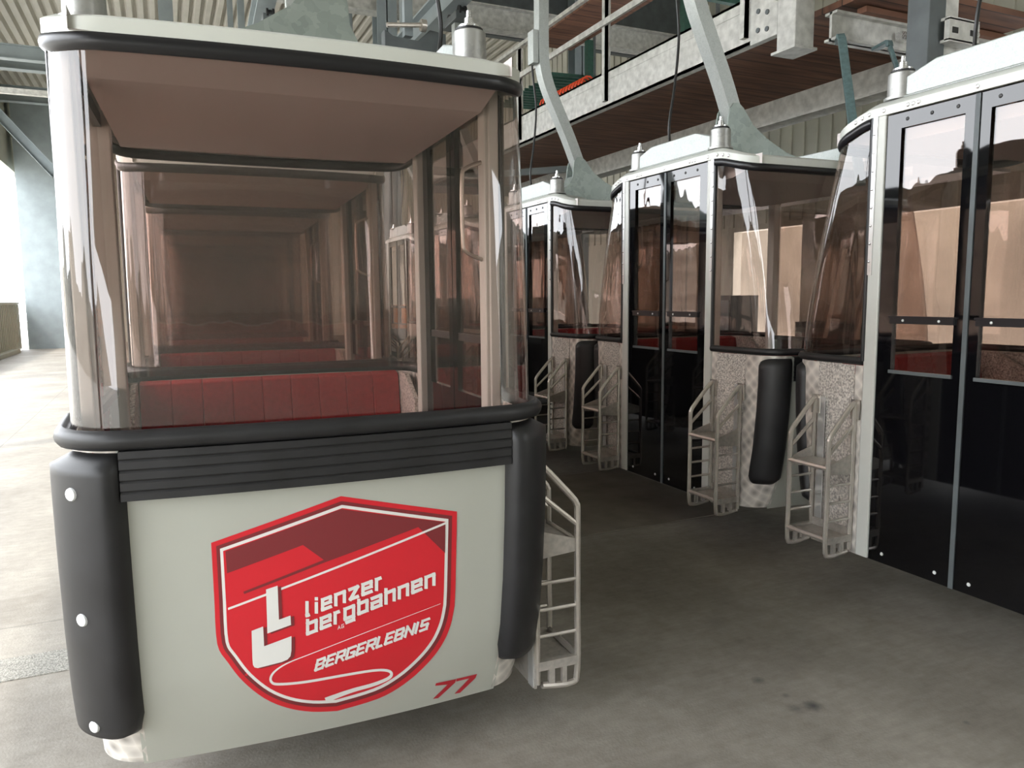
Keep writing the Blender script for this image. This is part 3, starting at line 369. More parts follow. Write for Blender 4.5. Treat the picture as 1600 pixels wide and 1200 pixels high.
def make_cabin(root,  zb=.06, zp=-.08, rb=-.1, front_emblem=False, T0=.90, thick=.066, detail=False):
    B = lambda mb, name, m, par=root, **k: mb.build(name, m, par, **k)
    # ---- floor pan
    fp = MB(); ring = [outl(hullL(0)-.02, t, -1, -.02) for t in TALL]+[outl(hullL(0)-.02, t, 1, -.02) for t in reversed(TALL)]
    fp.prism(ring, 'z', .015, .075); B(fp, 'floor_pan', M['tread'])
    # ---- roof, trim band, seal
    def ring_at(off, z_add, sc=1., dome=0.):
        r = []
        for e, T in ((-1, TALL), (1, list(reversed(TALL)))):
            for t in T:
                x, y = outl(glassL(1), t, e, off); _, y0 = outl(glassL(1), t, e, 0)
                r.append((x*sc, y*sc, ztop(y0)+z_add+dome))
        return r
    rf = MB(); rows = [ring_at(.014, .043), ring_at(.004, .050), ring_at(0, .060, .97), ring_at(0, .072, .80), ring_at(0, .08, .5), ring_at(0, .082, .2)]
    rows = [[(x, y, z if i < 2 else z+(ZS-ZE)*.4*(1-min(1, abs(y)/1.0)) ) for x, y, z in r] for i, r in enumerate(rows)]
    rf.grid(rows, closed=True); n = len(rows[0]); rf.f.append(tuple(range(5*n, 6*n))); rf.mi.append(0)
    roof = B(rf, 'roof', M['white'])
    tr = MB(); tr.grid([ring_at(-.01, .0), ring_at(.014, .0), ring_at(.014, .043)], closed=True); B(tr, 'roof_trim', M['white'], roof)
    def dot(name, m, par, p, r, sx, h=.005):
        k = (name, round(r, 4), sx)
        if k not in DOTS:
            b_ = MB(); b_.lathe((0, 0, 0), [(r, 0), (r*.8, sx*h*.7), (r*.35, sx*h)], 10, 'x'); DOTS[k] = B(b_, name, m, par); o = DOTS[k]
        else:
            o = DOTS[k].copy(); C.objects.link(o); o.parent = par
        o.location = p
    DOTS = {}
    if detail:
        for y in (-.5, -.36, -.33, -.30, 0, .30, .33, .36, .5): dot('rivet', M['bolt'], roof, (HW+.0135, y, ZS+.022), .011, 1)
        for e in (-1, 1):
            for t in (.15, .5, .85):
                x, y = outl(glassL(1), t, e, .0145); dot('rivet', M['bolt'], roof, (x, y, ztop(y)+.022), .011, 1)
    for e in (-1, 1):
        sl = MB(); sl.tube([(*outl(glassL(1), t, e, .006), ztop(outl(glassL(1), t, e)[1])-.024) for t in TALL], .023, 10, flat=(.8, 1.15)); B(sl, 'roof_seal', M['seal'], roof)
    # ---- headliner
    hl = MB()
    e_ = glassL(1)-.02; prof = [(-e_, 2.292), (-.86, 2.302), (-.62, 2.240), (.62, 2.240), (.86, 2.302), (e_, 2.292)]
    hl.grid([[(x, y, z) for y, z in prof] for x in (-.70, .70)])
    for s in (-.70, .70): hl.grid([[(s, y, z) for y, z in prof], [(s, y, 2.36) for y, z in prof]])
    B(hl, 'headliner', M['liner'], smooth=10)
    # ---- ends
    for e in (-1, 1):
        gm = MB(); gm.grid([[gl_pt(t, e, u) for t in TALL] for u in ts(0, 1, 12)])
        gw = B(gm, 'end_window', M['glass'], smooth=60)
        rl = MB(); rl.tube([(*outl(1.075+EXTRA[0], t, e, EXTRA[5]), 1.085) for t in TALL], EXTRA[4], 12, flat=(.85, 1.)); B(rl, 'window_rail', M['rubber'], gw)
        for t in (0, 5):
            vs_ = MB(); vs_.tube([gl_pt(t, e, u, .004) for u in ts(0, 1, 8)], .013, 8); B(vs_, 'window_seal', M['seal'], gw)
        pn = MB(); hull_grid(pn, 1.85, 3.15, 20, zp, 1.06, 24, e); pan = B(pn, 'end_panel', M['panel'])
        pan['label'] = 'white painted end panel'
        if front_emblem and e < 0: emblem(pan)
        st = MB(); rows = []
        for i, z in enumerate(ts(.895, 1.058, 30)):
            g = (i % 6 == 0); d = .036 if not g else .0325
            if i in (0, 30): d = .0
            rows.append([(*outl(hullL(z), t, e, d), z) for t in ts(1.9, 3.1, 20)])
        st.grid(rows); B(st, 'ribbed_strip', M['rubber'], smooth=25)
        for s in (0, 1):
            f = (lambda t: t) if s == 0 else (lambda t: 5-t)
            sp = MB(); hull_grid(sp, f(.14), f(.84), 6, 0, 1.06, 16, e, .003); B(sp, 'side_panel', M['stucco'])
            sw = MB(); hull_grid(sw, f(0), f(.14), 2, 0, 1.06, 16, e); hull_grid(sw, f(.84), f(1.9), 14, zp+.01, 1.06, 20, e); B(sw, 'corner_panel', M['swirl'])
            # bumper
            bp = MB(); rows = []; T1 = 1.93; nz, nt_ = 30, 20
            for j in range(nz+1):
                row = []
                for i in range(nt_+1):
                    a = i/nt_; tt = T0+(T1-T0)*a
                    c = abs(a-.5)*2
                    zz0 = zb+.07*(1-math.sqrt(max(0, 1-max(0, (c-.45)/.55)**2)))
                    zz1 = 1.045-.04*(1-math.sqrt(max(0, 1-max(0, (.5-a)/.5)**2)))
                    b_ = j/nz; z = zz0+(zz1-zz0)*b_
                    dz = min(z-zz0, zz1-z); da = min(a*.30, (1-a)*.28)
                    fall = math.sqrt(1-(1-min(1, dz/.04))**2)*math.sqrt(1-(1-min(1, da/.05))**2)
                    row.append((*outl(hullL(z), f(tt), e, -.002+thick*fall), z))
                rows.append(row)
            bp.grid(rows); bo = B(bp, 'corner_bumper', M['rubber'], smooth=70)
            if s == 1 and e < 0:
                for z in (.93, .53, .14):
                    if z < zb+.05: z = zb+.09
                    x, y = outl(hullL(z), f(1.52), e, thick-.003); b_ = MB()
                    a_ = .52*PI/2; b_.lathe((0, 0, 0), [(.021, 0), (.019, .006), (.010, .010)], 14)
                    nrm = Vector((-math.cos(a_), e*math.sin(a_), 0)).to_track_quat('Z', 'Y').to_matrix()
                    b_.v = [tuple(nrm @ Vector(v)+Vector((x, y, z))) for v in b_.v]
                    B(b_, 'bolt', M['plug'], bo)
    # ---- posts
    for sx in (-1, 1):
        for sy in (-1, 1):
            p = MB(); p.mm((sx*(HW-.07), sy*.488, .0), (sx*(HW+.008), sy*.566, ZS+.01))
            p.mm((sx*(HW-.055), sy*.566, 0), (sx*(HW-.01), sy*.580, ZS))
            B(p, 'door_post', M['post'], bevel=.006)
            if sx > 0:
                k = MB(); k.mm((HW+.0085, sy*.572, 1.55), (HW+.013, sy*.535, ZS)); k = B(k, 'cover_strip', M['alu'])
                if detail:
                    for z in ts(1.62, 2.28, 7): dot('rivet', M['bolt'], k, (HW+.013, sy*.552, z), .008, 1)
    # ---- sliding doors on the +x side
    for sy in (-1, 1):
        y0, y1 = sy*.006, sy*.486
        d = MB(); X0, X1 = HW-.035, HW-.002
        d.mm((X0, y0, 0), (X1, y1, 1.05))
        d.mm((X0, y0, 1.05), (X1, sy*.062, 2.36)); d.mm((X0, sy*.402, 1.05), (X1, y1, 2.36)); d.mm((X0, sy*.062, 2.285), (X1, sy*.402, 2.36))
        dr = B(d, 'sliding_door', M['gloss'])
        g = MB(); g.mm((HW-.022, sy*.062, 1.05), (HW-.016, sy*.402, 2.285)); B(g, 'door_glass', M['doorglass'], dr)
        wb = MB(); wb.mm((HW-.03, sy*.056, 1.295), (HW+.012, sy*.408, 1.33)); wb.mm((HW-.004, sy*.05, 1.325), (HW+.016, sy*.414, 1.334)); B(wb, 'window_bar', M['seal'], dr)
        sb = MB(); sb.mm((HW-.004, sy*.056, 1.035), (HW+.006, sy*.41, 1.052)); B(sb, 'sill_trim', M['dsteel'], dr)
        if detail:
            for yy in (.10, .235, .37): dot('frame_screw', M['dark'], dr, (HW-.002, sy*yy, 2.325), .010, 1)
            for yy in (.09, .40): dot('door_screw', M['plug'], dr, (HW-.002, sy*yy, .05), .010, 1)
            for yy in (.13, .33): dot('door_screw', M['plug'], dr, (HW+.012, sy*yy, 1.312), .007, 1)
    cs = MB(); cs.mm((HW-.03, -.012, 0), (HW+.004, .012, 2.36)); B(cs, 'door_seam', M['dsteel'])
    # ---- fixed window on the -x side
    lp = MB(); lp.mm((-HW, -.486, 0), (-HW+.03, .486, 1.06)); B(lp, 'back_panel', M['gloss'])
    lg = MB(); lg.mm((-HW+.012, -.486, 1.06), (-HW+.018, .486, 2.33)); sw = B(lg, 'side_window', M['doorglass'])
    for za, zb_ in ((1.05, 1.085), (2.30, 2.36)):
        fr = MB(); fr.mm((-HW-.004, -.486, za), (-HW+.035, .486, zb_)); B(fr, 'window_frame', M['seal'], sw)
    # ---- benches
    for e in (-1, 1):
        bn = MB(); bn.mm((-.70, e*.42, .38), (.70, e*.86, .42)); bench = B(bn, 'bench', M['tread'], bevel=.01)
        c = MB(); w = 1.42/9
        for k in range(9): c.mm((-.71+k*w+.001, e*.40, .42), (-.71+(k+1)*w-.001, e*.84, .50))
        B(c, 'seat_cushion', M['seat'], bench, bevel=.02)
        c = MB()
        for k in range(9):
            x0, x1 = -.71+k*w+.0005, -.71+(k+1)*w-.0005
            pr = [(e*.84, .50), (e*.93, 1.05), (e*1.00, 1.065), (e*1.02, 1.03), (e*.93, .50)]
            c.prism(pr, 'x', x0, x1)
        B(c, 'backrest', M['seat'], bench, bevel=.006)
        for s in (-1, 1):
            si = MB(); si.prism([(e*.58, .35), (e*.58, .93), (e*.80, 1.06), (e*.95, 1.06), (e*.88, .35)], 'x', s*.715, s*.74); B(si, 'bench_side', M['stucco'], bench)
    # ---- ski racks beside the door
    for e in (-1, 1):
        fr = MB(); xo, xi = HW+.20, HW+.018
        Z = lambda z: rb+(z)*(.86-rb)/.86 if rb < 0 else z
        for y in (.60, .88):
            y = e*y
            fr.tube(smooth_path([(xi+.02, y, Z(.012)), (xo-.03, y, Z(0)), (xo, y, Z(.05)), (xo, y, .3), (xo, y, .62), (xo-.006, y, .665), (xo-.03, y, .70), (xi+.03, y, .83), (xi, y, .85)], 4), .014, 8)
            fr.tube([(xi, y, Z(.02)), (xi, y, .86)], .013, 8)
            fr.tube([(xo, y, .575), (xi, y, .73)], .011, 8)
            for z in (.40, .30, .20): fr.tube([(xo, y, Z(z)), (xi, y, Z(z))], .008, 6)
            fr.mm((xi-.012, y-.03, .76), (xi-.004, y+.03, .87))
        for z in (.50, Z(.10)): fr.tube([(xo, e*.60, z), (xo, e*.88, z)], .015, 8)
        rk = B(fr, 'ski_rack', M['tube'])
        sh = MB(); z = .50
        sh.mm((xi, e*.605, z-.006), (xo-.01, e*.875, z+.004))
        for y in (.60, .88): sh.prism([(xi, z+.07), (xi, z-.05), (xo, z-.035), (xo, z+.015)], 'y', e*y-.004, e*y+.004)
        B(sh, 'rack_shelf', M['tread'], rk)
        sh = MB(); z = Z(.09); sh.mm((xi, e*.605, z-.006), (xo-.01, e*.875, z+.004))
        for y in (.60, .88):
            sh.mm((xi, e*y-.012, z-.02), (xo, e*y+.012, z+.018)); sh.mm((xi+.05, e*y-.01, Z(0)), (xi+.075, e*y+.01, z)); sh.mm((xi+.11, e*y-.01, Z(0)), (xi+.13, e*y+.01, z))
        sh.mm((xi-.01, e*.605, Z(0)), (xi+.0, e*.875, z+.05))
        B(sh, 'rack_tray', M['tread'], rk)
        sh = MB(); sh.mm((HW+.004, e*.815, Z(.0)), (HW+.010, e*.865, .86)); B(sh, 'rack_backplate', M['alu'], rk)
    # ---- hanger on the roof
    for s in (-1, 1):
        bm_ = MB(); x = s*.70
        bm_.prism([(-.43, 2.452), (.43, 2.452), (.43, 2.55), (.27, 2.60), (-.27, 2.60), (-.43, 2.55)], 'x', x-.045, x+.045)
        bm_.mm((x-.06, -.47, 2.446), (x+.06, .47, 2.458)); B(bm_, 'mounting_beam', M['galvlight'], bevel=.006)
        for y in (-.49, .49):
            m_ = MB(); m_.lathe((x, y, 0), [(.085, 2.448), (.085, 2.462), (.070, 2.466), (.068, 2.58), (.062, 2.585)], 24); mo = B(m_, 'rubber_mount', M['cast'])
            m_ = MB(); m_.lathe((x, y, 0), [(.05, 2.584), (.058, 2.588), (.058, 2.596), (.045, 2.60)], 20); B(m_, 'mount_rubber', M['rubber'], mo)
            m_ = MB(); m_.lathe((x, y, 0), [(.045, 2.40), (.045, 2.449)], 16); B(m_, 'mount_foot', M['rubber'], mo)
            m_ = MB(); m_.lathe((x, y, 0), [(.048, 2.60), (.048, 2.608), (.022, 2.612), (.020, 2.64), (.012, 2.645), (.011, 2.67)], 12); B(m_, 'mount_bolt', M['bolt'], mo)
    pl = MB()
    prof = [(.66, 2.46), (.66, 2.53), (.50, 2.545), (.40, 2.57), (.33, 2.62), (.29, 2.70), (.285, 2.78), (.27, 2.85), (.235, 2.90), (.19, 2.905), (.14, 2.87), (.04, 2.75), (-.10, 2.66), (-.30, 2.57), (-.55, 2.51), (-.66, 2.50), (-.66, 2.46)]
    pl.prism(prof, 'y', -.075, -.060); pl.prism(prof, 'y', .060, .075)
    pl.mm((-.66, -.09, 2.452), (.66, .09, 2.466))
    web = [(.66, 2.53), (.50, 2.545), (.40, 2.57), (.33, 2.62), (.29, 2.70)]
    pl.grid([[(x, -.07, z) for x, z in web], [(x, .07, z) for x, z in web]]); web = prof[11:16]
    pl.grid([[(x, -.07, z) for x, z in web], [(x, .07, z) for x, z in web]])
    B(pl, 'hanger_plate', M['galv'])
    ar = MB(); path = smooth_path([(.10, 0, 2.62), (.17, 0, 2.78), (.30, 0, 3.08), (.44, 0, 3.36), (.545, 0, 3.58), (.60, 0, 3.76), (.615, 0, 3.95), (.615, 0, 4.5), (.615, 0, 5.0)], 5)
    rows = []
    for i, p in enumerate(path):
        d = (path[min(i+1, len(path)-1)]-path[max(i-1, 0)]).normalized(); n_ = Vector((d.z, 0, -d.x)); w, h = .055, .058
        rows.append([p+n_*w+Vector((0, h, 0)), p+n_*w-Vector((0, h, 0)), p-n_*w-Vector((0, h, 0)), p-n_*w+Vector((0, h, 0))])
    ar.grid(rows, closed=True); arm = B(ar, 'hanger_arm', M['galvlight'], smooth=40)
    cb = MB(); cb.mm((.672, -.075, 3.80), (.735, .05, 4.12)); B(cb, 'clamp_plate', M['galvlight'], arm, bevel=.004)
    gp = MB(); gp.mm((.52, -.22, 4.95), (.71, .22, 5.05)); B(gp, 'grip', M['dsteel'], bevel=.01)
    for y in (-.18, .18):
        wl = MB(); wl.lathe((.615, y, 5.06), [(.06, -.05), (.06, -.025), (.045, -.02), (.045, .02), (.06, .025), (.06, .05)], 18, 'x'); B(wl, 'grip_wheel', M['rubber'])
    cbl = MB(); cbl.tube(smooth_path([(.68, -.12, 2.60), (.70, -.10, 2.75), (.66, -.09, 3.05), (.64, -.08, 3.4), (.69, -.06, 3.75), (.70, -.04, 4.0)], 6), .010, 6); B(cbl, 'roof_cable', M['cable'])
    hd = MB(); hd.tube(smooth_path([(HW-.07, -.53, 1.66), (HW-.14, -.53, 1.69), (HW-.155, -.53, 1.74), (HW-.155, -.53, 1.98), (HW-.14, -.53, 2.03), (HW-.07, -.53, 2.06)], 4), .009, 8); B(hd, 'grab_handle', M['tube'])
def copy_tree(o, parent=None):
    c = o.copy(); C.objects.link(c)
    if parent is not None: c.parent = parent
    for ch in list(o.children):
        copy_tree(ch, c)
    return c

PSI = math.radians(-2.36); MAIN = (.53, 3.56, .25); PITCH_L = 2.318
GL = 'parked cable car cabins'
front = thing('gondola_cabin', 'large foreground cabin with red shield emblem and number 77 on its white end', 'cable car', MAIN, PSI, GL)
make_cabin(front, front_emblem=True)
back = thing('gondola_cabin', 'cabin directly behind the foreground cabin, seen through its bronze windows', 'cable car', (0, 0, 0), PSI, GL)
make_cabin(back)
lab = ['cabin directly behind the foreground cabin, seen through its bronze windows', 'third cabin of the left row counted from the shield emblem cabin', 'fourth cabin of the left row counted from the shield emblem cabin',
       'fifth cabin of the left row counted from the shield emblem cabin', 'sixth cabin of the left row, last of the row deep in the hall']
for k in range(5):
    o = back if k == 0 else copy_tree(back)
    d = PITCH_L*(k+1); o.location = (MAIN[0]-math.sin(PSI)*d, MAIN[1]+math.cos(PSI)*d, MAIN[2]); o['label'] = lab[k]
EXTRA[:] = [.085, 1.155, .235, 1.35, .022, .006]
right = thing('gondola_cabin', 'nearest cabin of the right row with glossy black doors, cut by right photo edge', 'cable car', (4.26, 2.386, .302), PI, GL)
make_cabin(right, zb=.2, zp=.02, rb=0, T0=1.18, thick=.036, detail=True)
lab = [None, 'middle cabin of the right row, its whole black double door and both ladder racks visible', 'farthest clearly visible cabin of the right row, beside the foreground cabin window edge',
       'fourth cabin of the right row, seen only through the foreground cabin glass', 'fifth cabin of the right row, seen only through the foreground cabin glass']
for k in range(1, 5):
    o = copy_tree(right); o.location = (4.26, 2.386+2.4*k, .302); o['label'] = lab[k]

# ------------------------------------------------------------------ the hall
ZC = 9.3
X0, X1, Y0, Y1 = -4.8, 10.5, -7.0, 37.0
b = MB(); b.add([(X0, Y0, 0), (X1, Y0, 0), (X1, Y1, 0), (X0, Y1, 0)], [(0, 1, 2, 3)]); struct(b.build('floor', M['concrete']))
b = MB(); b.mm((X0, 4.02, -.01), (-.50, 4.28, .004)); struct(b.build('trim_1', M['aggregate']))
b = MB(); b.mm((2.52, 4.72, -.01), (4.15, 6.45, .004)); struct(b.build('trim_2', M['slab']))
b = MB(); b.add([(-90, -60, -.25), (X0, -60, -.25), (X0, 90, -.25), (-90, 90, -.25)], [(0, 1, 2, 3)]); b.add([(X0, -60, -.25), (60, -60, -.25), (60, Y0, -.25), (X0, Y0, -.25)], [(0, 1, 2, 3)])
struct(b.build('outdoor_ground', M['ground']))
b = MB(); pitch = .27; n = int((X1-X0)/pitch)
rows = []
pr = []
for i in range(n+1):
    x = X0+i*pitch; pr += [(x, ZC+.14), (x+.05, ZC), (x+.17, ZC), (x+.22, ZC+.14)]
b.grid([[(x, y, z) for x, z in pr] for y in (Y0, Y1)]); struct(b.build('ceiling', M['deck'], smooth=10))
b = MB(); b.mm((X0, Y1, 0), (X1, Y1+.2, ZC+.3))
for i in range(int((X1-X0)/.3)): b.mm((X0+i*.3, Y1-.03, 0), (X0+i*.3+.15, Y1, ZC))
struct(b.build('wall_back', M['wall']))
b = MB(); b.mm((X1, Y0, 0), (X1+.2, Y1, 1.0)); b.mm((X1, Y0, 3.0), (X1+.2, Y1, ZC+.3)); b.mm((X1, 12.2, 1.0), (X1+.2, Y1, 3.0)); b.mm((X1, Y0, 1.0), (X1+.2, 2, 3.0)); b.mm((X1, 5.2, 1.0), (X1+.2, 6.4, 3.0)); b.mm((X1, 9.0, 1.0), (X1+.2, 10.4, 3.0))
for i in range(int((Y1-Y0)/.3)): b.mm((X1-.03, Y0+i*.3, 3.1), (X1, Y0+i*.3+.15, ZC))
struct(b.build('wall_right', M['wall']))
# left side: open above a low corrugated wall at the far end, closed fascia under the roof
b = MB(); b.mm((X0-.2, Y0, 6.6), (X0, Y1, ZC+.3)); b.mm((X0-.2, Y0, 3.2), (X0, -1.5, 6.6)); struct(b.build('wall_left', M['wall']))  # unseen upper stretch behind the camera added to cut the light
b = MB(); b.mm((X0-.12, 21.5, 0), (X0-.04, 33, 1.66)); b.mm((X0-.16, 21.5, 1.66), (X0, 33, 1.74))
for i in range(38): b.mm((X0-.05, 21.6+i*.3, .05), (X0-.0, 21.75+i*.3, 1.64))
tag(b.build('parapet_panel', M['wall']), 'low pale corrugated parapet under the bright opening at far left', 'parapet')
b = MB(); b.mm((X0, 21.5, 0), (X0+.22, 31, .14)); tag(b.build('floor_kerb', M['wall']), 'pale kerb along the foot of the corrugated parapet', 'kerb')
b = MB(); b.mm((X0-.2, Y0-.2, 2.9), (7.3, Y0, ZC+.3)); b.mm((7.3, Y0-.2, 6.4), (X1+.2, Y0, ZC+.3)); b.mm((X0-.2, Y0-.2, 0), (7.3, Y0, 2.9)); struct(b.build('wall_front', M['wall']))  # unseen wall behind the camera, its opening shaped for light and reflections
b = MB(); b.mm((16, -20, -.25), (16.3, 40, 7)); struct(b.build('added_outdoor_wall', M['hill']))  # added wall outside the right openings, dims the sky seen through them
def column(x, y, w, d, name='steel_column', m='steel', z1=ZC, z0=0):
    b = MB(); t = .02
    b.mm((x-w/2, y-d/2, z0), (x+w/2, y-d/2+t, z1)); b.mm((x-w/2, y+d/2-t, z0), (x+w/2, y+d/2, z1)); b.mm((x-.01, y-d/2, z0), (x+.01, y+d/2, z1))
    b.mm((x-w/2-.05, y-d/2-.05, z0), (x+w/2+.05, y+d/2+.05, z0+.03))
    return struct(b.build(name, M[m]))
b = MB(); b.mm((-4.62, 33.1, 0), (-3.2, 34.2, ZC)); struct(b.build('steel_column', M['steel']))
column(-.72, 8.4, .38, .38, 'hanging_column', 'steel', ZC, 4.75); column(-4.6, 10, .3, .3); column(-4.6, 0, .3, .3); column(-4.6, 20.5, .3, .3)
column(.42, 19.6, .30, .30); column(3.7, 13.2, .34, .34); column(7.6, 13.4, .3, .3); column(-1.2, 19.6, .10, .10)
def beam(a, c, w, h, m='steel', name='roof_beam'):
    b = MB(); a = Vector(a); c = Vector(c); t = .02
    up = Vector((0, 0, 1)); d = (c-a).normalized(); s = d.cross(up).normalized(); u = s.cross(d)
    b.bar(a+u*(h/2), c+u*(h/2), w, t); b.bar(a-u*(h/2), c-u*(h/2), w, t); b.bar(a, c, t, h)
    return struct(b.build(name, M[m]))
beam((X0, 13.2, 6.75), (X1, 13.2, 6.75), .26, .40, 'wsteel'); beam((X0, 24, 8.0), (X1, 24, 8.0), .3, .5); beam((X0, 31, 8.7), (X1, 31, 8.7), .3, .5)
beam((X0, 19.6, 7.0), (-.9, 19.6, 7.0), .2, .28); beam((X0+.2, 19.6, 6.2), (-.9, 19.6, 6.2), .1, .1, 'wsteel')
beam((X0, 26.0, 8.1), (-2.6, 26.0, 5.4), .26, .26)
# ---- overhead parking rails
def rail(x, y0, y1, label, rz):
    t = thing('overhead_rail', label, 'rail', (x, y0, 5.42), rz)
    ln = y1-y0
    b = MB(); b.mm((-.11, 0, .02), (.11, ln, .05)); b.mm((-.11, 0, .32), (.11, ln, .35)); b.mm((-.015, 0, .05), (.015, ln, .32)); b.build('rail_beam', M['steel'], t)
    for k in range(5):
        b = MB(); y = .8+k*ln/5; b.mm((-.06, y-.06, .35), (.06, y+.06, ZC-5.45)); b.build('rail_hanger', M['steel'], t)
rail(3.61, 3.6, 22, 'long grey overhead rail carrying the right row of cabins', 0)
rail(1.10, 3.3, 22, 'long grey overhead rail carrying the left row of cabins', PSI)
# ---- service walkway above the right row
P = thing('service_walkway', 'raised wooden service walkway with white steel edge beam above the right row', 'walkway', (4.9, 5.25, 3.98))
PL_ = 9.3
b = MB(); b.mm((0, 0, 0), (.10, PL_, .025)); b.mm((0, 0, .385), (.10, PL_, .41)); b.mm((.0, 0, 0), (.022, PL_, .41)); b.mm((-.006, 0, .30), (.0, PL_, .306)); b.build('edge_beam', M['wsteel'], P)
b = MB(); b.mm((.14, -1.0, .05), (2.0, PL_, .10)); b.build('deck_planks', M['wood'], P)
b = MB(); b.mm((1.78, -.35, -.22), (1.88, PL_, .05)); b.mm((1.70, -.35, -.24), (1.96, PL_, -.215)); b.build('far_beam', M['wsteel'], P)
b = MB(); b.bar((.05, PL_-1.3, -.05), (1.72, PL_-3.0, -.05), .12, .10); b.build('cross_member', M['steel'], P)
b = MB(); b.bar((.05, PL_, -.06), (2.0, PL_, -.06), .1, .2); b.build('cross_member', M['steel'], P)
for y in (.35, 2.72, 5.10, 7.5):
    b = MB(); b.mm((-.045, y-.035, .06), (.0, y+.035, 1.35)); b.mm((-.045, y-.035, .06), (.03, y-.025, 1.35)); b.build('railing_post', M['wsteel'], P)
b = MB(); b.bar((-.06, 0, .93), (-.06, PL_, .93), .035, .07); b.build('knee_rail', M['wsteel'], P)
b = MB(); b.bar((-.06, 0, 1.34), (-.06, PL_, 1.34), .05, .05); b.build('handrail', M['wsteel'], P)
b = MB(); b.mm((-.012, -.05, -.02), (.02, .28, .45)); sp_ = b.build('splice_plate', M['wsteel'], P, bevel=.004)
for y, z in ((.07, .20), (.18, .24), (.07, .06), (.18, .08)):
    b = MB(); b.lathe((-.022, y, z), [(.022, 0), (.022, .01)], 10, 'x'); b.build('bolt', M['dsteel'], sp_)
# hanging bracket post and girder in front of the walkway
G = thing('girder_bracket', 'square white stub post hanging under the cross girder at upper right', 'bracket', (4.78, 4.88, 3.72))
b = MB(); b.mm((-.10, -.10, 0), (.10, .10, 1.6)); b.build('stub_post', M['wsteel'], G, bevel=.006)
b = MB(); b.mm((-.13, -.13, -.02), (.11, .13, .0)); b.build('end_plate', M['wsteel'], G)
b = MB(); b.mm((-.13, -.13, .42), (.12, .13, .45)); b.build('flange_plate', M['wsteel'], G)
b = MB(); b.lathe((.0, -.11, .60), [(.03, .0), (.03, .02)], 6, 'y'); b.build('bolt', M['bolt'], G)
G = thing('cross_girder', 'rusty white girder with brown timber edge crossing behind the right cabin roof', 'girder', (4.93, 4.66, 3.86))
b = MB(); b.mm((0, -.06, -.11), (3.2, .06, -.09)); b.mm((0, -.06, .09), (3.2, .06, .11)); b.mm((0, -.012, -.11), (3.2, .012, .11)); b.build('web', M['wsteel'], G)
b = MB(); b.mm((.25, -.12, .11), (3.2, -.03, .155)); b.build('timber_edge', M['wood'], G)
b = MB(); b.mm((.70, -.09, -.03), (.80, -.02, .03)); b.build('clamp', M['bolt'], G)
def brace(name, label, pts, w, cat='brace'):
    b = MB()
    for a, c in zip(pts[:-1], pts[1:]): b.bar(a, c, w, w*.45)
    return tag(b.build(name, M['teal'], bevel=.004), label, cat)
brace('slanted_brace', 'slanted grey-green flat bar reaching down behind the nearest right cabin', [(4.96, 4.60, 3.72), (4.78, 4.42, 3.70), (4.765, 4.39, 3.66), (4.12, 3.60, 2.45)], .06)
brace('slanted_brace', 'short grey-green flat bar bent down beside the roof mount of the nearest right cabin', [(5.36, 4.60, 3.72), (5.30, 4.42, 3.72), (5.30, 4.41, 3.68), (5.40, 4.32, 3.30)], .06)
# vertical square post on the right with a slotted channel
G = thing('support_post', 'worn hanging steel post with slotted channel bracket at upper right', 'post', (5.14, 3.95, 0))
b = MB(); b.mm((-.12, -.09, 3.05), (.05, .09, ZC)); b.build('post', M['dsteel'], G, bevel=.006)
b = MB(); b.mm((.08, -.06, 3.05), (.22, .05, ZC)); b.build('post_flange', M['wsteel'], G)
b = MB(); b.mm((.0, -.16, 3.53), (.32, -.12, 3.68)); b.mm((.0, -.16, 3.67), (.32, -.07, 3.69)); b.mm((.0, -.16, 3.52), (.32, -.07, 3.54)); b.build('slotted_channel', M['wsteel'], G)
b = MB(); b.mm((.03, -.163, 3.58), (.09, -.159, 3.62)); b.build('slot', M['cable'], G)
b = MB(); b.mm((.22, -.163, 3.58), (.30, -.159, 3.62)); b.build('slot', M['cable'], G)
b = MB(); b.lathe((.28, -.18, 3.59), [(.02, 0), (.02, .02)], 6, 'y'); b.build('slot_bolt', M['bolt'], G)
b = MB(); b.tube(smooth_path([(4.1, 2.0, 2.82), (4.15, 2.1, 3.05), (4.25, 2.1, 3.3), (4.5, 1.9, 3.75), (4.55, 1.7, 4.3)], 6), .014, 8)
tag(b.build('hanging_cable', M['cable']), 'black cable sagging above the roof of the nearest right cabin', 'cable')
for k, (x, y, z) in enumerate([(7.15, 3.45, 4.2), (7.4, 3.05, 4.5)]):
    G = thing('cable_sheave', ['black sheave wheel hanging above the nearest right cabin, left of two', 'black sheave wheel hanging above the nearest right cabin, right of two'][k], 'wheel', (x, y, z))
    b = MB(); b.lathe((0, 0, 0), [(.29, -.12), (.32, -.10), (.27, -.02), (.27, .02), (.32, .10), (.29, .12)], 28, 'y'); b.build('wheel', M['rubber'], G)
    b = MB(); b.lathe((0, 0, 0), [(.06, -.2), (.06, .2)], 16, 'y'); b.build('axle', M['tube'], G)
    for s in (-1, 1):
        b = MB(); b.mm((-.05, s*.17-.01, -.06), (.05, s*.17+.01, ZC-z)); b.build('hanger_plate', M['dsteel'], G)
for k, (xa, ya, za, xb, yb, zb_) in enumerate([(5.55, 4.9, 4.35, 5.75, 5.0, 6.5), (5.75, 4.9, 4.35, 6.0, 5.0, 6.5), (5.35, 4.05, 3.6, 5.15, 4.2, 6.5)]):
    b = MB(); b.tube([(xa, ya, za), (xb, yb, zb_)], .016, 8)
    tag(b.build('conduit_pipe', M['wsteel']), ['thin pale conduit rising above the cross girder, leftmost', 'thin pale conduit rising above the cross girder, second from left', 'thin pale conduit beside the worn support post'][k], 'pipe', 'conduits above the girder')
